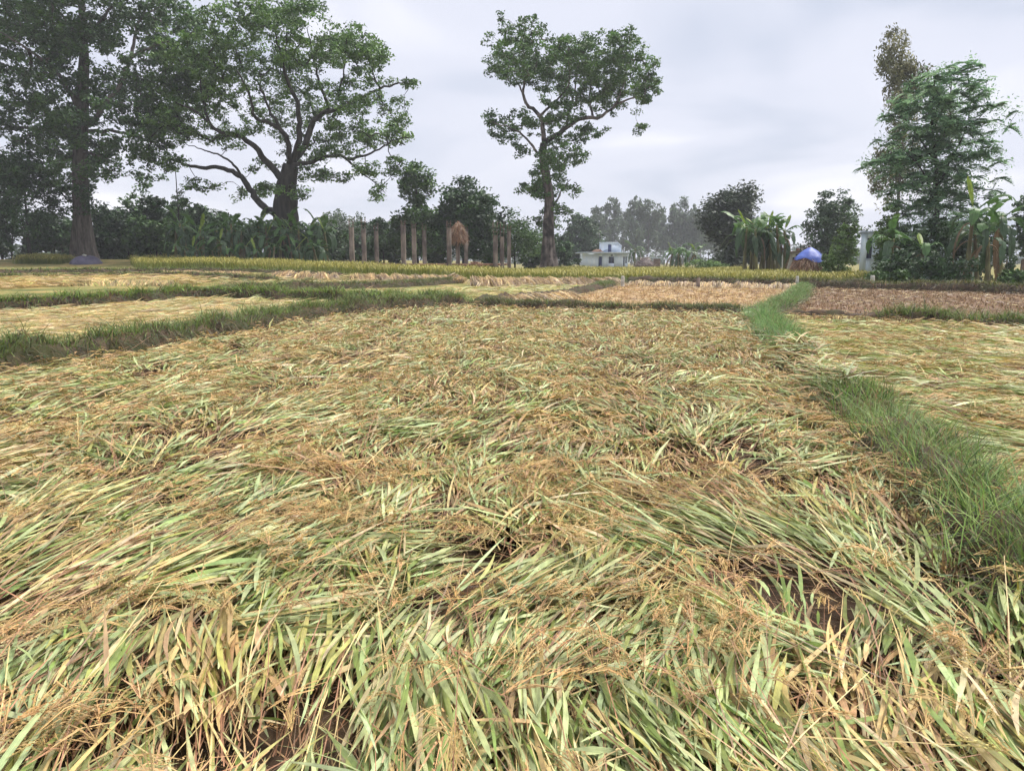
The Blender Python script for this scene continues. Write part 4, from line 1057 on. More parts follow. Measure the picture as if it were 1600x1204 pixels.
# ---------------------------------------------------------------- the feathery tree at right
def feathery_tree():
    r = np.random.default_rng(601); Y = 57.0; sc = Y / F
    x = at(1462, 408, Y)[0]; z = float(terrain(x, Y)); base = np.array([x, Y, z])
    root = thing('tree', base, 'tall feathery tree with layered drooping fronds at the right', 'tree')
    blobs = [(1408, 200, 30, 16), (1385, 240, 24, 12), (1425, 165, 30, 16), (1440, 125, 24, 12), (1465, 108, 22, 10), (1502, 112, 22, 10), (1530, 140, 24, 14), (1545, 175, 20, 14), (1490, 150, 34, 16), (1455, 185, 34, 16), (1510, 190, 32, 16), (1548, 210, 16, 12), (1375, 250, 16, 10), (1410, 245, 30, 14), (1450, 230, 32, 14), (1500, 230, 34, 16), (1535, 240, 22, 14), (1400, 285, 26, 12), (1440, 275, 30, 14), (1480, 275, 30, 14), (1525, 275, 26, 14), (1420, 315, 30, 14), (1470, 315, 30, 14), (1515, 320, 30, 16), (1440, 150, 30, 20), (1480, 130, 30, 16), (1520, 165, 26, 16), (1470, 210, 36, 18), (1490, 250, 36, 18), (1430, 255, 30, 16), (1500, 300, 36, 16), (1450, 300, 34, 16), (1490, 345, 36, 14), (1440, 345, 34, 14), (1540, 345, 24, 16)]
    sk = Skeleton(); wood = Soup()
    tp, tr = sk.limb([at(1462, 446, Y), at(1463, 400, Y), at(1464, 330, Y), at(1463, 260, Y), at(1456, 180, Y), at(1462, 115, Y)], .24, .05)
    sweep(wood, tp, tr, 10, (1, 1, 1))
    for L in ([(1463, 300), (1490, 250), (1520, 200), (1535, 150)], [(1463, 320), (1430, 270), (1390, 240)], [(1460, 250), (1430, 200), (1415, 175)], [(1458, 200), (1490, 150), (1502, 120)]):
        q = np.array([at(px, py, Y) for px, py in L]); q[:, 1] += np.linspace(0, r.uniform(-2, 2), len(L))
        lp, lr = sk.limb(q, .09, .03); sweep(wood, lp, lr, 7, (1, 1, 1))
    n0 = len(sk.P); A = []
    for bx, by, rx, ry in blobs:
        for _ in range(max(5, int(rx * ry / 38))):
            v = r.normal(0, 1, 3); v /= np.linalg.norm(v); v *= r.uniform(.3, 1) ** .5
            A.append(at(1458 + (bx - 1458) * .86 + v[0] * rx * .8, by + 8 + v[2] * ry, Y) + [0, r.uniform(-3.2, 3.2), 0])
    A = np.array(A); sk.reach(A, r, .6, .05); sk.wood(wood, skip=n0, tip=.015, sides=4)
    part('trunk', wood, M['bark_dark'], root, smooth=True)
    S = Soup(); cols = np.array([lin(98, 132, 100), lin(126, 160, 118), lin(154, 184, 142)])
    nf = 5; j = np.repeat(np.arange(len(A)), nf); n = len(j)
    az = r.uniform(0, 6.28, n); el = r.uniform(-.05, .8, n)
    D = np.c_[np.cos(az) * np.cos(el), np.sin(az) * np.cos(el), np.sin(el)]
    Lf = r.uniform(.6, 1.05, n); dr = r.uniform(.45, .85, n); P0 = A[j]
    K = 9; s = np.linspace(.12, 1, K)
    c = P0[:, None] + D[:, None] * (Lf[:, None] * s)[..., None]; c[..., 2] -= (Lf * dr)[:, None] * s ** 2
    Sd = np.c_[-np.sin(az), np.cos(az), np.zeros(n)]
    tone = r.uniform(.75, 1.25, len(A))[j]
    ci = r.integers(0, 3, n)
    for sgn in (-1, 1):
        dl = Sd[:, None] * sgn + D[:, None] * .45 + np.array([0, 0, -.35])
        ll = .40 * Lf[:, None] * np.sin(np.pi * (s * .8 + .15))
        ribbons(S, c.reshape(-1, 3), np.broadcast_to(dl, (n, K, 3)).reshape(-1, 3), ll.ravel(), .15, np.repeat(cols[ci] * tone[:, None], K, 0), roll=r.normal(0, .25, n * K), nseg=1, prof=[.9, .5])
    clump_leaves(S, A, r, 34, .8, (.16, .28), list(cols), flat=1.0, up=.3, hang=.6, aspect=.45, tone=.2)
    part('crown', S, M['frond'], root, kind='stuff')
feathery_tree()

# ---------------------------------------------------------------- bananas
def banana_leaf_mesh(seed, L=2.0, w=.5, rise=.9, droop=1.0, col=lin(104, 140, 62), torn=.5, up0=.35):
    """one leaf from the stalk outwards along +X: midrib, blade split into strips"""
    r = np.random.default_rng(seed); S = Soup()
    n = 15; t = np.linspace(0, 1, n)
    x = L * (t - .25 * droop * t ** 2.2); z = L * (rise * t - droop * t ** 2.1 * .85)
    mid = np.c_[x, np.zeros(n), z]
    sweep(S, mid, np.linspace(.035, .008, n), 4, col * 1.35)
    prof = np.interp(t, [0, .14, .22, .5, .85, 1], [0, .03, .6, 1, .8, .08]) * w / 2
    for sg in (-1, 1):
        k = 0
        while k < n - 1:
            m = min(n - 1, k + r.integers(1, 4))
            sag = r.uniform(.25, .9) if r.uniform() < torn else .25
            ed = []
            for q in range(k, m + 1):
                gap = (.03 if q == k else (-.03 if q == m else 0)) * L * torn * (1 if m < n - 1 else 0)
                ed.append(mid[q] + [gap * .5 + prof[q] * .15, sg * prof[q] * (1 - .25 * sag), up0 * prof[q] * .3 - prof[q] * sag])
            ed = np.array(ed); nn = m - k + 1
            V = np.vstack([mid[k:m + 1], ed]); a = np.arange(nn - 1)
            c = col * r.uniform(.8, 1.2)
            uv = np.zeros((2 * nn, 2)); uv[nn:, 0] = 1; uv[:, 1] = np.r_[t[k:m + 1], t[k:m + 1]] * 8 + seed
            S.add(V, np.c_[a, a + 1, a + 1 + nn, a + nn], c, uv)
            k = m
    return S.mesh('leaf', M['banana'])
BG = lin(76, 108, 56); BY = lin(132, 154, 64); BD = lin(58, 84, 50); BDRY = lin(120, 98, 74)
LEAVES = [banana_leaf_mesh(1, 2.0, .55, 1.5, .55, BY, .15), banana_leaf_mesh(2, 2.2, .6, 1.15, 1.15, BG, .5), banana_leaf_mesh(3, 2.1, .58, .95, 1.35, BG * 1.15, .6), banana_leaf_mesh(4, 2.2, .55, .7, 1.5, BD, .8), banana_leaf_mesh(5, 1.9, .5, .55, 1.7, BD * .95, .8), banana_leaf_mesh(6, 1.7, .3, .2, 2.0, BDRY, .9), banana_leaf_mesh(7, 2.3, .6, 1.3, .9, BG * 1.25, .35)]
def stem_mesh(seed, H, r0=.13, lean=.12):
    r = np.random.default_rng(seed); S = Soup()
    P = resample([[0, 0, -.1], [lean * H * .3, 0, H * .4], [lean * H, 0, H]], H / 8)
    sweep(S, P, np.interp(np.linspace(0, 1, len(P)), [0, .15, 1], [r0 * 1.25, r0, r0 * .55]), 8, (1, 1, 1))
    return S.mesh('stem', M['stem'], smooth=True), P[-1]
M['stem'] = mat_two('banana_stem', lin(84, 80, 54), lin(140, 138, 92), 2.5, .7, .5, .03, (2, 2, .5), c3=lin(86, 70, 54), scale3=1.5)
STEMS = [stem_mesh(k, 2.0, .13, l) for k, l in enumerate((.02, .1, .2))]
def banana(x, y, s, seed, label, group=None, leaves=8, droopy=0.5, z=None, dry=1):
    r = np.random.default_rng(seed)
    zz = float(terrain(x, y)) if z is None else z
    root = thing('banana_plant', (x, y, zz), label, 'banana plant', group)
    me, topp = STEMS[r.integers(3)]
    rot = r.uniform(0, 6.28)
    st = link('stem', me, root); ws_ = min(s, 1.25); st.scale = (ws_, ws_, s); st.rotation_euler = (0, 0, rot)
    c, sn = math.cos(rot), math.sin(rot)
    tp = np.array([topp[0] * c - topp[1] * sn, topp[0] * sn + topp[1] * c, topp[2]]) * [ws_, ws_, s]
    a0 = r.uniform(0, 6.28)
    for k in range(leaves):
        a = a0 + k * 2.399 + r.normal(0, .25)
        f = k / max(1, leaves - 1)
        idx = 0 if k == 0 and r.uniform() < .4 else (int(r.choice([6, 1, 2])) if f < .35 else int(np.clip(round(1 + f * 3.4 + r.normal(0, .5)), 1, 4)))
        if k >= leaves - dry and (dry > 1 or r.uniform() < .35):
            idx = 5
        o = link('leaf', LEAVES[idx], root)
        q = min(s, 1.35) ** .7 * r.uniform(.8, 1.15) * (1 if k else .6)
        o.location = tp - [0, 0, (.05 + .3 * f) * s]
        o.scale = (q, q, q); o.rotation_euler = (r.normal(0, .18), r.normal(0, .16), a)
    return root
r_ = np.random.default_rng(701)
for k in range(32):
    px = 268 + 250 * (k + r_.uniform()) / 32; y = 75.5 + r_.uniform(0, 6) ; s = r_.uniform(1.3, 2.05)
    banana(at(px, 408, y)[0], y, s, 710 + k, 'banana plant in the dense grove below the spreading tree', 'banana grove under the spreading tree', 7)
for k in range(18):
    px = 270 + 250 * (k + r_.uniform()) / 18; y = 73.2 + r_.uniform(0, 2)
    banana(at(px, 408, y)[0], y, r_.uniform(.7, 1.25), 900 + k, 'short young banana plant along the front of the left grove', 'young bananas before the grove', 6)
for k in range(13):
    px = 1160 + 68 * (k + r_.uniform()) / 13; y = 66 + r_.uniform(0, 5)
    banana(at(px, 408, y)[0], y, r_.uniform(1.7, 2.7), 750 + k, 'tall banana plant in the central clump left of the blue-tarped haystack', 'central banana clump', 8)
banana(at(992, 408, 150)[0], 150, 2.0, 781, 'lone banana plant peeping over the woodpile beside the blue-white house', None, 9)
for k in range(5):
    px = 1042 + 48 * (k + r_.uniform()) / 5; y = 112 + r_.uniform(0, 5)
    banana(at(px, 408, y)[0], y, r_.uniform(1.3, 1.7), 785 + k, ('low banana plant in the cluster right of the woodpile, %s of five from the left' % ORD[k]), 'banana cluster right of the woodpile', 9)
for k, (px, y, s, lb_) in enumerate([(1512, 47.5, 2.35, 'tallest banana plant in the right clump, with long arching fronds'), (1546, 47, 1.5, 'banana plant with hanging brown dead leaf in the right clump'), (1565, 48.5, 2.2, 'banana plant with bright yellow-green leaf at the right edge of the clump'), (1530, 49, 1.7, 'banana plant leaning in the middle of the right clump'), (1392, 50, 1.5, 'young banana plant in front of the pale blue building'), (1440, 49, 1.2, 'short banana plant in shade before the feathery tree')]):
    banana(at(px, 408, y)[0], y, s, 800 + k, lb_, None, 9, dry=3 if k == 1 else 1)
for k, (px, top, w, y, lb_) in enumerate([(1404, 360, 44, 51, 'dark shrub left of the feathery trunk before the pale blue building'), (1440, 328, 66, 53, 'tall dark shrub right against the feathery trunk'), (1488, 340, 74, 52, 'dark shrub behind the right banana clump'), (1420, 385, 76, 47, 'low dark undergrowth on the bank left of the feathery trunk'), (1485, 392, 66, 46, 'low dark undergrowth between the feathery trunk and bananas'), (1590, 420, 60, 45, 'low green bush on the far bank at the right edge'), (1385, 422, 46, 46, 'low green weeds behind the rightmost marker post'), (1556, 335, 66, 56, 'shadowed shrub behind the bananas at the right edge')]):
    tree(lb_, px, top, 440, w, y, 830 + k, 'bush', cols=DK if k not in (5, 6) else MD, n=70, per=32, size=(.12, .22), name='shrub', category='shrub')
for k, (px, w) in enumerate([(1100, 60), (1118, 50)]):
    tree(('pale weedy hedge at the far edge of the rice, %s half' % ('left', 'right')[k]), px, 403, 416, w, 92, 850 + k, 'bush', 'weedy hedge behind the rice', cols=LT, n=40, per=30, name='hedge', category='hedge', size=(.15, .25))
# ================================================================ buildings and small things
M['paint'] = mat_two('pale_blue_paint', lin(208, 224, 246), lin(234, 242, 254), 1.2, .8, .1, .01, (1, 1, .4), c3=lin(214, 226, 242), scale3=.6)
M['blue'] = mat_two('blue_door_paint', lin(36, 52, 96), lin(52, 70, 120), 2, .5, 0)
M['slab'] = mat_two('slab_concrete', lin(150, 162, 174), lin(184, 194, 204), 1.5, .85, .2, .01)
M['concrete'] = mat_two('column_concrete', lin(100, 89, 82), lin(154, 141, 131), 1.6, .9, .5, .015, (2, 2, .35), c3=lin(92, 82, 78), scale3=.8)
M['rust'] = mat_two('rebar', lin(80, 62, 54), lin(130, 110, 98), 8, .8, 0)
M['glass'] = mat_two('dark_glass', lin(30, 38, 56), lin(52, 62, 84), 3, .2, 0, spec=.6)
M['tarp'] = mat_two('blue_tarpaulin', lin(54, 76, 160), lin(92, 116, 198), 1.8, .42, .5, .05, spec=.5)
M['ptarp'] = mat_two('purple_tarpaulin', lin(72, 70, 88), lin(102, 98, 118), 1.6, .55, .4, .04)
M['post'] = mat_two('post_whitewash', lin(150, 148, 140), lin(214, 212, 204), 6, .9, .3, .01)
M['wood'] = mat_two('old_wood', lin(92, 76, 66), lin(150, 130, 116), 3, .9, .5, .02, (1, 1, 5))
M['white'] = mat_two('limewash', lin(206, 206, 204), lin(236, 234, 230), 1.0, .9, .1, .01, (1, 1, .5), c3=lin(190, 186, 178), scale3=.5)
M['brick'] = mat_two('plinth_brick', lin(110, 84, 70), lin(160, 122, 100), 3, .9, .5, .02)
M['bluewall'] = mat_two('pale_cyan_paint', lin(190, 206, 214), lin(220, 232, 238), .8, .85, .15, .01, (1, 1, .4), c3=lin(200, 210, 214), scale3=.4)

def boxpart(name, root, mat, *b, **kw):
    S = Soup(); box(S, *b, **kw); return part(name, S, mat, root)

def straw_coat(S, n, centre, rx, ry, h, seed, cols, zfun, L=(.3, .6), w=.04):
    r = np.random.default_rng(seed)
    a = r.uniform(0, 6.28, n); u = r.uniform(0, 1, n)
    rr, zz = zfun(u)
    P = np.c_[centre[0] + rx * rr * np.cos(a), centre[1] + ry * rr * np.sin(a), centre[2] + h * zz]
    D = np.c_[np.cos(a) * .5 + r.normal(0, .35, n), np.sin(a) * .5 + r.normal(0, .35, n), r.uniform(-1, -.2, n)]
    col = np.array(cols)[r.integers(0, len(cols), n)] * r.uniform(.65, 1.2, (n, 1))
    ribbons(S, P, D, r.uniform(*L, n), w * r.uniform(.6, 1.3, n), col, droop=.3, lat=r.normal(0, .2, n), roll=r.normal(0, .5, n), nseg=2, prof=[.8, 1, .3])

def dome(S, centre, rx, ry, h, zfun, col, sides=26, rows=12, seed=0, rough=.05):
    r = np.random.default_rng(seed); wv = Waves(1.2, 7, seed)
    u = np.linspace(0, 1, rows); rr, zz = zfun(u); a = np.linspace(0, 2 * math.pi, sides, endpoint=False)
    R_ = rr[:, None] * (1 + rough * wv(a * 2 + 0 * u[:, None], u[:, None] * 3 + 0 * a))
    V = np.stack([centre[0] + rx * R_ * np.cos(a), centre[1] + ry * R_ * np.sin(a), centre[2] + h * np.repeat(zz[:, None], sides, 1) * (1 + rough * .5 * wv(a + 5 + 0 * u[:, None], u[:, None] * 2 + 0 * a))], -1)
    i = np.arange(rows - 1)[:, None] * sides; j = np.arange(sides)[None]; k = (j + 1) % sides
    S.add(V, np.stack([i + j, i + k, i + k + sides, i + j + sides], -1), col)

# ---- blue-white house
def house():
    Y = 160.0; sc = Y / F; X = lambda px: at(px, 408, Y)[0]; Z = lambda py: at(945, py, Y)[2]
    z0 = float(terrain(X(945), Y)); zs = Z(396)
    root = thing('house', (X(945), Y, z0), 'small blue-white house with flat overhanging roof and rooftop stair room', 'house')
    x0, x1 = X(911), X(981)
    # front wall with real openings
    S = Soup()
    cuts = [(X(935.2), X(940.7), z0 + .05, Z(400.7)), (X(951), X(959.5), Z(411.6), Z(401)), (X(974), X(976), z0 + .05, Z(401)), (X(977.3), X(979.2), Z(411.6), Z(401))]
    xs = sorted({x0, x1, *[c[0] for c in cuts], *[c[1] for c in cuts]})
    for a, b in zip(xs[:-1], xs[1:]):
        cc = [c for c in cuts if c[0] <= a + 1e-6 and c[1] >= b - 1e-6]
        if cc:
            if cc[0][2] > z0 + .1:
                box(S, a, b, Y, Y + .25, z0, cc[0][2])
            box(S, a, b, Y, Y + .25, cc[0][3], zs)
        else:
            box(S, a, b, Y, Y + .25, z0, zs)
    box(S, x0, x0 + .25, Y + .25, Y + 8, z0, zs); box(S, x1 - .25, x1, Y + .25, Y + 8, z0, zs); box(S, x0 + .25, x1 - .25, Y + 7.75, Y + 8, z0, zs)
    part('wall', S, M['paint'], root)
    boxpart('roof', root, M['slab'], X(903.5), X(991.5), Y - 1.4, Y + 9, zs + .003, zs + .28)
    for k, c in enumerate(cuts):
        if k in (0, 2):
            d = boxpart('door', root, M['blue'], c[0] + .02, c[1] - .02, Y + .12, Y + .18, c[2] + .01, c[3] - .02)
        else:
            d = boxpart('window', root, M['glass'], c[0] + .02, c[1] - .02, Y + .14, Y + .17, c[2] + .02, c[3] - .02)
            fr_ = Soup()
            for f in (0, .5, 1):
                xx = c[0] + .06 + (c[1] - c[0] - .12) * f; box(fr_, xx - .05, xx + .05, Y + .08, Y + .135, c[2] + .02, c[3] - .02)
            for f in (0, .35, .68, 1):
                zz = c[2] + .06 + (c[3] - c[2] - .12) * f; box(fr_, c[0] + .02, c[1] - .02, Y + .065, Y + .078, zz - .04, zz + .04)
            link('frame', fr_.mesh('frame', M['blue'], root.location), d)
    boxpart('vent', root, M['glass'], X(954), X(957.6), Y - .05, Y - .01, zs - .55, zs - .22)
    # stair room with slanting right side
    S = Soup()
    zt, zl = Z(379.3), Z(384.5)
    pr = np.array([[X(939.5), zs + .285], [X(971), zs + .285], [X(971), zl], [X(965), zt], [X(939.5), zt]])
    ya, yb = Y + .6, Y + 4
    V = np.vstack([np.c_[pr[:, 0], np.full(5, ya), pr[:, 1]], np.c_[pr[:, 0], np.full(5, yb), pr[:, 1]]])
    Q = [[0, 1, 2, 3], [0, 3, 4, 4], [5, 8, 7, 6], [5, 9, 8, 8]] + [[i, i + 5, (i + 1) % 5 + 5, (i + 1) % 5] for i in range(5)]
    Q = [q for q in Q if len(set(q)) == 4]
    S.add(V, Q, (1, 1, 1))
    # the upper triangle of front and back
    T = np.vstack([V[[0, 3, 4]], V[[5, 8, 9]]]); T = np.vstack([T, (T[0] + T[1]) / 2, (T[3] + T[4]) / 2])
    S.add(T, [[0, 6, 1, 2], [3, 5, 4, 7]], (1, 1, 1))
    part('stair_room', S, M['paint'], root)
    S = Soup(); th = .14
    for a, b in (((X(938.8), zt), (X(965.1), zt)), ((X(965.1), zt), (X(971.8), zl - .1))):
        V = np.array([[p[0], y, p[1] + dz] for dz in (.01, th) for p, y in ((a, ya - .25), (b, ya - .25), (b, yb + .2), (a, yb + .2))])
        S.add(V, [[0, 3, 2, 1], [4, 5, 6, 7], [0, 1, 5, 4], [1, 2, 6, 5], [2, 3, 7, 6], [3, 0, 4, 7]], (1, 1, 1))
    part('stair_roof', S, M['paint'], root)
    boxpart('door', root, M['blue'], X(950.2), X(955.3), ya - .06, ya - .01, zs + .3, Z(382))
    # straw heap on the roof
    c = np.array([X(935), Y + 1.2, zs + .28])
    hp = thing('straw_heap', c, 'reddish straw heap lying on the flat roof of the blue-white house', 'straw heap')
    zf = lambda u: (np.sqrt(1 - u ** 2 * .98), u)
    S = Soup(); dome(S, c, 1.25, .9, .62, zf, REDB * .9, 20, 8, 3, .08); straw_coat(S, 260, c, 1.25, .9, .62, 4, [REDB, TAN, REDB * 1.2], zf, (.3, .5), .08)
    link('straw', S.mesh('straw', M['rice'], c), hp, kind='stuff')
house()

# ---- woodpile and lean-to shed right of the house
def woodpile():
    Y = 150.0; X = lambda px: at(px, 408, Y)[0]; r = np.random.default_rng(880)
    z0 = 0.0; c = np.array([X(1007), Y, z0])
    root = thing('woodpile', c, 'grey heap of brushwood right of the blue-white house', 'woodpile')
    zf = lambda u: (1 - u ** 2.2 * .9, u)
    S = Soup(); dome(S, c, X(1022) - X(1006), 1.6, 2.2, zf, lin(96, 82, 80), 24, 9, 9, .1)
    n = 500; a = r.uniform(0, 6.28, n); u = r.uniform(0, 1, n); rr, zz = zf(u)
    P = np.c_[c[0] + 2.0 * rr * np.cos(a), c[1] + 1.6 * rr * np.sin(a), 2.2 * zz]
    ribbons(S, P, r.normal(0, 1, (n, 3)) * [1, .6, .25], r.uniform(.5, 1.2, n), r.uniform(.05, .1, n), np.where(r.uniform(0, 1, (n, 1)) < .5, lin(120, 104, 100), lin(160, 140, 130)), roll=r.uniform(-1, 1, n), nseg=1, prof=[1, .8])
    part('brushwood', S, M['stalk'], root, kind='stuff')
    x0, x1 = X(1022.5), X(1032)
    sh = thing('shed', ((x0 + x1) / 2, Y, z0), 'tiny plank shed at the right end of the woodpile', 'shed')
    n = 7; me = None
    for k in range(n):
        w = (x1 - x0) / n; s1 = Soup(); box(s1, x0 + k * w + .01, x0 + (k + 1) * w - .01, Y + .02 * (k % 2), Y + .06 + .02 * (k % 2), z0, 2.05)
        part('plank', s1, M['wood'], sh)
    S = Soup(); box(S, x0 + .02, x0 + .08, Y + .1, Y + 1.5, z0, 2.05); box(S, x1 - .08, x1 - .02, Y + .1, Y + 1.5, z0, 2.05); box(S, x0 + .08, x1 - .08, Y + 1.44, Y + 1.5, z0, 2.05); part('wall', S, M['wood'], sh)
    boxpart('roof', sh, M['slab'], x0 - .15, x1 + .15, Y - .25, Y + 1.7, 2.06, 2.22)
woodpile()

# ---- unfinished building: columns in four rows of three, on plinth beams
def frame_building():
    r = np.random.default_rng(900)
    zf = 1.30; top = 4.55
    root = thing('unfinished_building', (-7.5, 71, float(terrain(-7.5, 71))), 'bare concrete columns with rusty rods of an unfinished building behind the rice', 'building frame')
    rows = [(550.5, 569.5, 589), (631, 647.5, 663.5), (702, 715.5, 728.5), (774, 784.5, 795.5)]
    tops = [(355, 358, 361), (352, 357, 360), (356, 357, 361), (368, 370, 361)]
    Ys = (66.5, 72, 78); xy = {}
    for i, row in enumerate(rows):
        for j, px in enumerate(row):
            x = at(px, 408, Ys[j])[0]; xy[i, j] = x; y = Ys[j]; zt = at(px, tops[i][j], y)[2]
            w = .195; S = Soup(); zb = float(terrain(x, y)) - .1
            nn = 9; zs_ = np.linspace(zb, zt, nn)
            V = np.array([[x + sx * (w + .006 * r.normal()), y + sy * (w + .006 * r.normal()), z] for z in zs_ for sx, sy in ((-1, -1), (1, -1), (1, 1), (-1, 1))])
            # chamfered corners: eight-sided shaft
            ang = [(-1, -.82), (-.82, -1), (.82, -1), (1, -.82), (1, .82), (.82, 1), (-.82, 1), (-1, .82)]
            V = np.array([[x + a * w + .005 * r.normal(), y + b * w + .005 * r.normal(), z] for z in zs_ for a, b in ang])
            ii = np.arange(nn - 1)[:, None] * 8; jj = np.arange(8)[None]; kk = (jj + 1) % 8
            S.add(V, np.stack([ii + jj, ii + kk, ii + kk + 8, ii + jj + 8], -1), (1, 1, 1))
            t = (nn - 1) * 8; S.add(V[t:], [[0, 1, 2, 3], [0, 3, 4, 7], [4, 5, 6, 7]], (1, 1, 1))
            col_o = part('column', S, M['concrete'], root)
            ln = {(3, 0): 1.3, (3, 1): 1.4, (0, 1): 1.1}.get((i, j), r.uniform(.35, .9))
            for a, b in ((-1, -1), (1, -1), (1, 1), (-1, 1)):
                s1 = Soup(); h = ln * r.uniform(.8, 1.1)
                sweep(s1, [[x + a * .17, y + b * .17, zt - .2], [x + a * .17 + r.normal(0, .015), y + b * .17, zt + h * .5], [x + a * .17 + r.normal(0, .05), y + b * .17, zt + h]], .017, 5, (1, 1, 1))
                link('rebar', s1.mesh('rebar', M['rust'], root.location), col_o)
            s1 = Soup()
            for q in (.25, .6):
                hz = zt + ln * q; P = [[x - .17, y - .17, hz], [x + .17, y - .17, hz], [x + .17, y + .17, hz], [x - .17, y + .17, hz], [x - .17, y - .17, hz]]
                sweep(s1, P, .014, 4, (1, 1, 1))
            link('rebar_tie', s1.mesh('rebar_tie', M['rust'], root.location), col_o)
    for j in range(3):
        for i in range(3):
            a, b = xy[i, j] + .24, xy[i + 1, j] - .24
            boxpart('plinth_beam', root, M['brick'], a, b, Ys[j] - .12, Ys[j] + .12, zf - .14, zf + .02)
    for i in range(4):
        for j in range(2):
            x = (xy[i, j] + xy[i, j + 1]) / 2
            boxpart('plinth_beam', root, M['brick'], x - .12, x + .12, Ys[j] + .24, Ys[j + 1] - .24, zf - .13, zf + .01)
    # rubble on the plinth
    c = np.array([at(735, 408, 70)[0] + .4, 70.0, zf - .1])
    hp = thing('rubble_heap', c, 'low reddish heap of brick rubble beside the third trio of columns', 'rubble heap')
    S = Soup()
    for _ in range(80):
        p = c + np.array([r.normal(0, .55), r.normal(0, .4), 0]); p[2] += r.uniform(-.3, .32) * max(.1, 1 - abs(p[0] - c[0]))
        box(S, p[0] - .12, p[0] + .12, p[1] - .06, p[1] + .06, p[2] - .05, p[2] + .05, lin(150, 92, 70), rz=r.uniform(0, 3))
    link('bricks', S.mesh('bricks', M['brick'], c), hp, kind='stuff')
    # bundle of straw stacked on the columns
    c = np.array([xy[2, 1] + .1, 71.4, 0]); zb, zt = at(717, 377, 71.4)[2], at(717, 346, 71.4)[2]
    st = thing('straw_stack', (c[0], c[1], zb), 'shaggy reddish straw bundle perched high on the third trio of columns', 'straw stack')
    zf2 = lambda u: (np.interp(u, [0, .12, .3, .55, .75, .9, 1], [.75, 1, .98, .8, .62, .3, .03]), u)
    S = Soup(); cc = np.array([c[0], c[1], zb]); dome(S, cc, .64, .6, zt - zb, zf2, REDB * .7, 20, 12, 7, .06)
    straw_coat(S, 1500, cc, .66, .62, zt - zb, 8, [REDB * .9, TAN * .8, BROWN, REDB * .7], zf2, (.3, .6), .035)
    part('straw', S, M['rice'], st, kind='stuff')
frame_building()

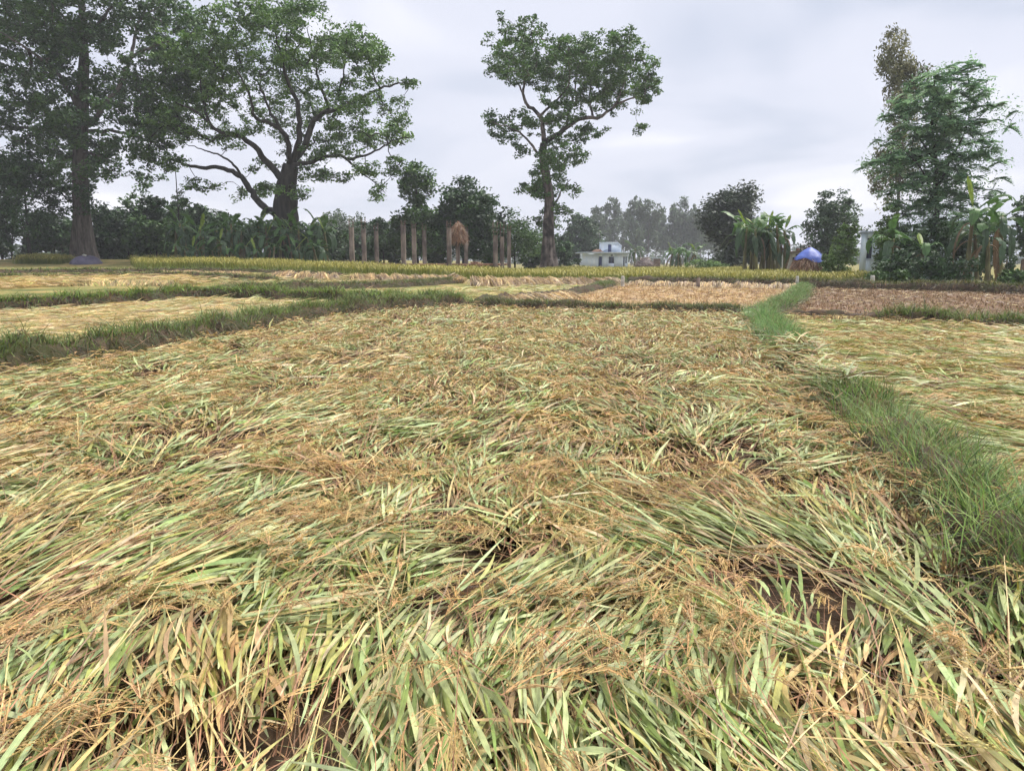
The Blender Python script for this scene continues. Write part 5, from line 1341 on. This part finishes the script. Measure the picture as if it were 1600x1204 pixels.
# ---- haystack under a blue tarpaulin, with the low white house behind
def haystack():
    Y = 61.0; X = lambda px: at(px, 408, Y)[0]; x = X(1265)
    z0 = 0.0; zt = at(1266, 387.5, Y)[2]; c = np.array([x, Y, z0]); h = zt - z0
    root = thing('haystack', c, 'round reddish haystack topped with a bright blue tarpaulin', 'haystack')
    zf = lambda u: (np.interp(u, [0, .15, .35, .5, .7, .88, 1], [.94, 1, 1, .95, .76, .42, .04]), u)
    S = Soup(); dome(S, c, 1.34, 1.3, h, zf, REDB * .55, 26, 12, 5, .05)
    straw_coat(S, 2600, c, 1.36, 1.32, h, 6, [REDB * .8, BROWN, REDB, TAN * .7], lambda u: zf(u * .8), (.25, .5), .035)
    part('straw', S, M['rice'], root, kind='stuff')
    # tarpaulin: a draped sheet with folds
    r = np.random.default_rng(5); rows, sides = 12, 40
    a = np.linspace(0, 2 * math.pi, sides, endpoint=False)
    edge = .60 + .05 * np.sin(2 * a + .5) + .04 * np.sin(5 * a)
    V = np.empty((rows, sides, 3))
    for k, f in enumerate(np.linspace(0, 1, rows)):
        u = 1 - (1 - edge) * f
        rr = np.interp(u, [0, .15, .35, .5, .7, .88, 1], [.94, 1, 1, .95, .76, .42, .04]) * (1 + .035 * f * np.sin(9 * a + 1) + .03 * f * np.sin(4 * a)) + .05
        V[k] = np.c_[c[0] + 1.38 * rr * np.cos(a), c[1] + 1.34 * rr * np.sin(a), z0 + h * u + .05]
    i = np.arange(rows - 1)[:, None] * sides; j = np.arange(sides)[None]; k = (j + 1) % sides
    S = Soup(); S.add(V, np.stack([i + j, i + j + sides, i + k + sides, i + k], -1), (1, 1, 1))
    part('tarpaulin', S, M['tarp'], root, smooth=True)
    Y2 = 92.0; X2 = lambda px: at(px, 408, Y2)[0]
    hs = thing('house', (X2(1255), Y2, 0), 'low white house half hidden behind the blue-tarped haystack', 'house')
    zt = at(1250, 394.5, Y2)[2]; x0, x1 = X2(1214), X2(1291)
    wx0, wx1, wz0, wz1 = X2(1238), X2(1246), at(0, 413, Y2)[2], at(0, 402, Y2)[2]
    S = Soup()
    box(S, x0, wx0, Y2, Y2 + .25, 0, zt); box(S, wx1, x1, Y2, Y2 + .25, 0, zt); box(S, wx0, wx1, Y2, Y2 + .25, 0, wz0); box(S, wx0, wx1, Y2, Y2 + .25, wz1, zt)
    box(S, x0, x0 + .25, Y2 + .25, Y2 + 6, 0, zt); box(S, x1 - .25, x1, Y2 + .25, Y2 + 6, 0, zt); box(S, x0 + .25, x1 - .25, Y2 + 5.75, Y2 + 6, 0, zt)
    part('wall', S, M['white'], hs)
    boxpart('roof', hs, M['wood'], x0 - .3, x1 + .3, Y2 - .5, Y2 + 6.4, zt + .003, zt + .16)
    w = boxpart('window', hs, M['glass'], wx0 + .02, wx1 - .02, Y2 + .12, Y2 + .15, wz0 + .02, wz1 - .02)
    S = Soup()
    for f in (0, .5, 1):
        xx = wx0 + .05 + (wx1 - wx0 - .1) * f; box(S, xx - .03, xx + .03, Y2 + .07, Y2 + .115, wz0 + .02, wz1 - .02)
    link('frame', S.mesh('frame', M['wood'], hs.location), w)
    boxpart('vent', hs, M['glass'], X2(1243), X2(1248), Y2 - .04, Y2 - .01, at(0, 400, Y2)[2], at(0, 397.5, Y2)[2])
    S = Soup(); box(S, X2(1257.5), X2(1260), Y2 + 1, Y2 + 1.3, zt + .165, at(0, 382, Y2)[2]); part('chimney', S, M['white'], hs)
    S = Soup(); box(S, X2(1262), X2(1283), Y2 + 1, Y2 + 4, zt + .165, at(0, 387.5, Y2)[2]); part('parapet', S, M['brick'], hs)
    S = Soup(); box(S, X2(1260.5), X2(1284.5), Y2 + .8, Y2 + 4.2, at(0, 387.5, Y2)[2] + .003, at(0, 385.8, Y2)[2]); part('parapet_cap', S, M['slab'], hs)
haystack()

# ---- pale blue building behind the right trees
def right_building():
    Y = 64.0; X = lambda px: at(px, 408, Y)[0]; z = lambda py: at(1400, py, Y)[2]
    root = thing('building', (X(1343), Y, 0), 'pale blue plastered building behind the feathery tree and bananas', 'building')
    x0, x1, zt = X(1343), X(1506), z(364)
    wins = [(X(1352), X(1359.5), z(404), z(372)), (X(1412), X(1424), z(404), z(378)), (X(1470), X(1482), z(404), z(378))]
    S = Soup()
    xs = sorted({x0, x1, *[w[0] for w in wins], *[w[1] for w in wins]})
    for a, b in zip(xs[:-1], xs[1:]):
        cc = [w for w in wins if w[0] <= a + 1e-6 and w[1] >= b - 1e-6]
        if cc:
            box(S, a, b, Y, Y + .25, 0, cc[0][2]); box(S, a, b, Y, Y + .25, cc[0][3], zt)
        else:
            box(S, a, b, Y, Y + .25, 0, zt)
    box(S, x0, x0 + .25, Y + .25, Y + 6, 0, zt); box(S, x1 - .25, x1, Y + .25, Y + 6, 0, zt); box(S, x0 + .25, x1 - .25, Y + 5.75, Y + 6, 0, zt)
    part('wall', S, M['bluewall'], root)
    boxpart('roof', root, M['slab'], x0 - .12, x1 + .12, Y - .15, Y + 6.2, zt + .003, zt + .14)
    for w in wins:
        o = boxpart('window', root, M['glass'], w[0] + .02, w[1] - .02, Y + .14, Y + .17, w[2] + .02, w[3] - .02)
        S = Soup(); box(S, w[0] - .06, w[1] + .06, Y - .08, Y - .003, w[2] - .07, w[2] - .01)
        link('sill', S.mesh('sill', M['slab'], root.location), o)
    root.rotation_euler = (0, 0, -R(25))                        # it stands square to the sight line
    # shed at the very edge
    Y2 = 62.0; X2 = lambda px: at(px, 408, Y2)[0]
    sh = thing('shed', (X2(1590), Y2, 0), 'rough open shed with wooden posts at the right edge', 'shed')
    zt = at(0, 404, Y2)[2]
    for px in (1573, 1584, 1598, 1612):
        S = Soup(); sweep(S, [[X2(px), Y2, 0], [X2(px) + .03, Y2, zt]], .07, 7, (1, 1, 1)); part('post', S, M['wood'], sh, smooth=True)
    boxpart('roof', sh, M['slab'], X2(1568), X2(1630), Y2 - .3, Y2 + 2.6, zt + .003, zt + .1)
    S = Soup(); box(S, X2(1572), X2(1582), Y2 + .3, Y2 + .36, 0, 1.0); part('panel', S, M['wood'], sh)
    S = Soup(); box(S, X2(1600), X2(1625), Y2 + .3, Y2 + .36, 0, zt - .1); part('panel', S, M['brick'], sh)
right_building()

# ---- tarpaulin heap at the left
def tarp_heap():
    Y = 76.5; x = at(136, 408, Y)[0]; z0 = at(136, 418, Y)[2]; z0 = min(z0, float(terrain(x, Y))); zt = at(136, 399.5, Y)[2]
    c = np.array([x, Y, z0 - .05]); root = thing('covered_heap', c, 'low rounded heap under a purple-grey tarpaulin before the buttressed tree', 'covered heap')
    zf = lambda u: (np.cos(u * math.pi / 2) ** .62 * .98 + .01, np.sin(u * math.pi / 2))
    S = Soup(); rows, sides = 12, 44; a = np.linspace(0, 2 * math.pi, sides, endpoint=False); u = np.linspace(0, 1, rows)
    rr, zz = zf(u)
    f = (1 - u)[:, None]
    R_ = rr[:, None] * (1 + .05 * f * np.sin(7 * a + 2) + .03 * f * np.sin(11 * a) + .05 * np.sin(2 * a + .4))
    V = np.stack([c[0] + 1.55 * R_ * np.cos(a) - .12 * zz[:, None], c[1] + 1.3 * R_ * np.sin(a), c[2] + (zt - z0) * np.repeat(zz[:, None], sides, 1) * (1 + .06 * np.sin(3 * a + 1))], -1)
    i = np.arange(rows - 1)[:, None] * sides; j = np.arange(sides)[None]; k = (j + 1) % sides
    S.add(V, np.stack([i + j, i + k, i + k + sides, i + j + sides], -1), (1, 1, 1))
    part('tarpaulin', S, M['ptarp'], root, smooth=True)
    S = Soup(); straw_coat(S, 160, c, 1.5, 1.25, .12, 3, [TAN, STRAW], lambda u: (1 + 0 * u, u), (.3, .5), .05); part('straw', S, M['rice'], root, kind='stuff')
    S = Soup(); sweep(S, [[c[0] - .25, c[1] - .2, zt + .02], [c[0] - .1, c[1] - .25, zt + .04], [c[0] + .1, c[1] - .22, zt + .02]], [.1, .14, .08], 7, (1, 1, 1)); part('stone', S, M['post'], root, smooth=True)
tarp_heap()

# ---- boundary posts on the far bank
for k, (px, pt, pb, w, lb_) in enumerate([(973, 431, 443, 5.0, 'leftmost squat stone marker post on the far bank before the rice'), (1091, 434, 446, 5.0, 'grey weathered marker post, second from the left on the far bank'), (1245.5, 431, 445, 4.0, 'thin pale marker post at the head of the slanting grass bank'), (1363, 430, 446, 5.4, 'whitest marker post, rightmost on the far bank')]):
    g0 = G(px, 450); Y = g0[1]; x = at(px, 440, Y)[0]; z0 = float(terrain(x, Y)) + .1; zt = at(px, pt, Y)[2]; hw = w * Y / F / 2
    root = thing('marker_post', (x, Y, z0), lb_, 'post', 'boundary marker posts')
    S = Soup()
    lv = [(z0, 1.06), (z0 + (zt - z0) * .5, 1.0), (zt - .05, .95), (zt, .72)]
    V = np.array([[x + a * hw * s, Y + b * hw * s, z] for z, s in lv for a, b in ((-1, -.7), (-.7, -1), (.7, -1), (1, -.7), (1, .7), (.7, 1), (-.7, 1), (-1, .7))])
    ii = np.arange(3)[:, None] * 8; jj = np.arange(8)[None]; kk = (jj + 1) % 8
    S.add(V, np.stack([ii + jj, ii + kk, ii + kk + 8, ii + jj + 8], -1), (1, 1, 1)); S.add(V[24:], [[0, 1, 2, 3], [0, 3, 4, 7], [4, 5, 6, 7]], (1, 1, 1))
    part('shaft', S, M['post'] if k != 1 else M['concrete'], root)

# ================================================================ air
def haze():
    m = bpy.data.materials.new('haze'); m.use_nodes = True; t = m.node_tree; t.nodes.clear()
    o = t.nodes.new('ShaderNodeOutputMaterial'); v = t.nodes.new('ShaderNodeVolumePrincipled')
    v.inputs['Color'].default_value = (.93, .95, 1, 1); v.inputs['Density'].default_value = HAZE
    t.links.new(v.outputs[0], o.inputs['Volume'])
    S = Soup(); box(S, -530, 530, -50, 575, -1.3, 46)
    link('haze', S.mesh('haze', m), kind='stuff', label='thin pale haze filling the air over the fields', category='haze')
HAZE = .0006
haze()
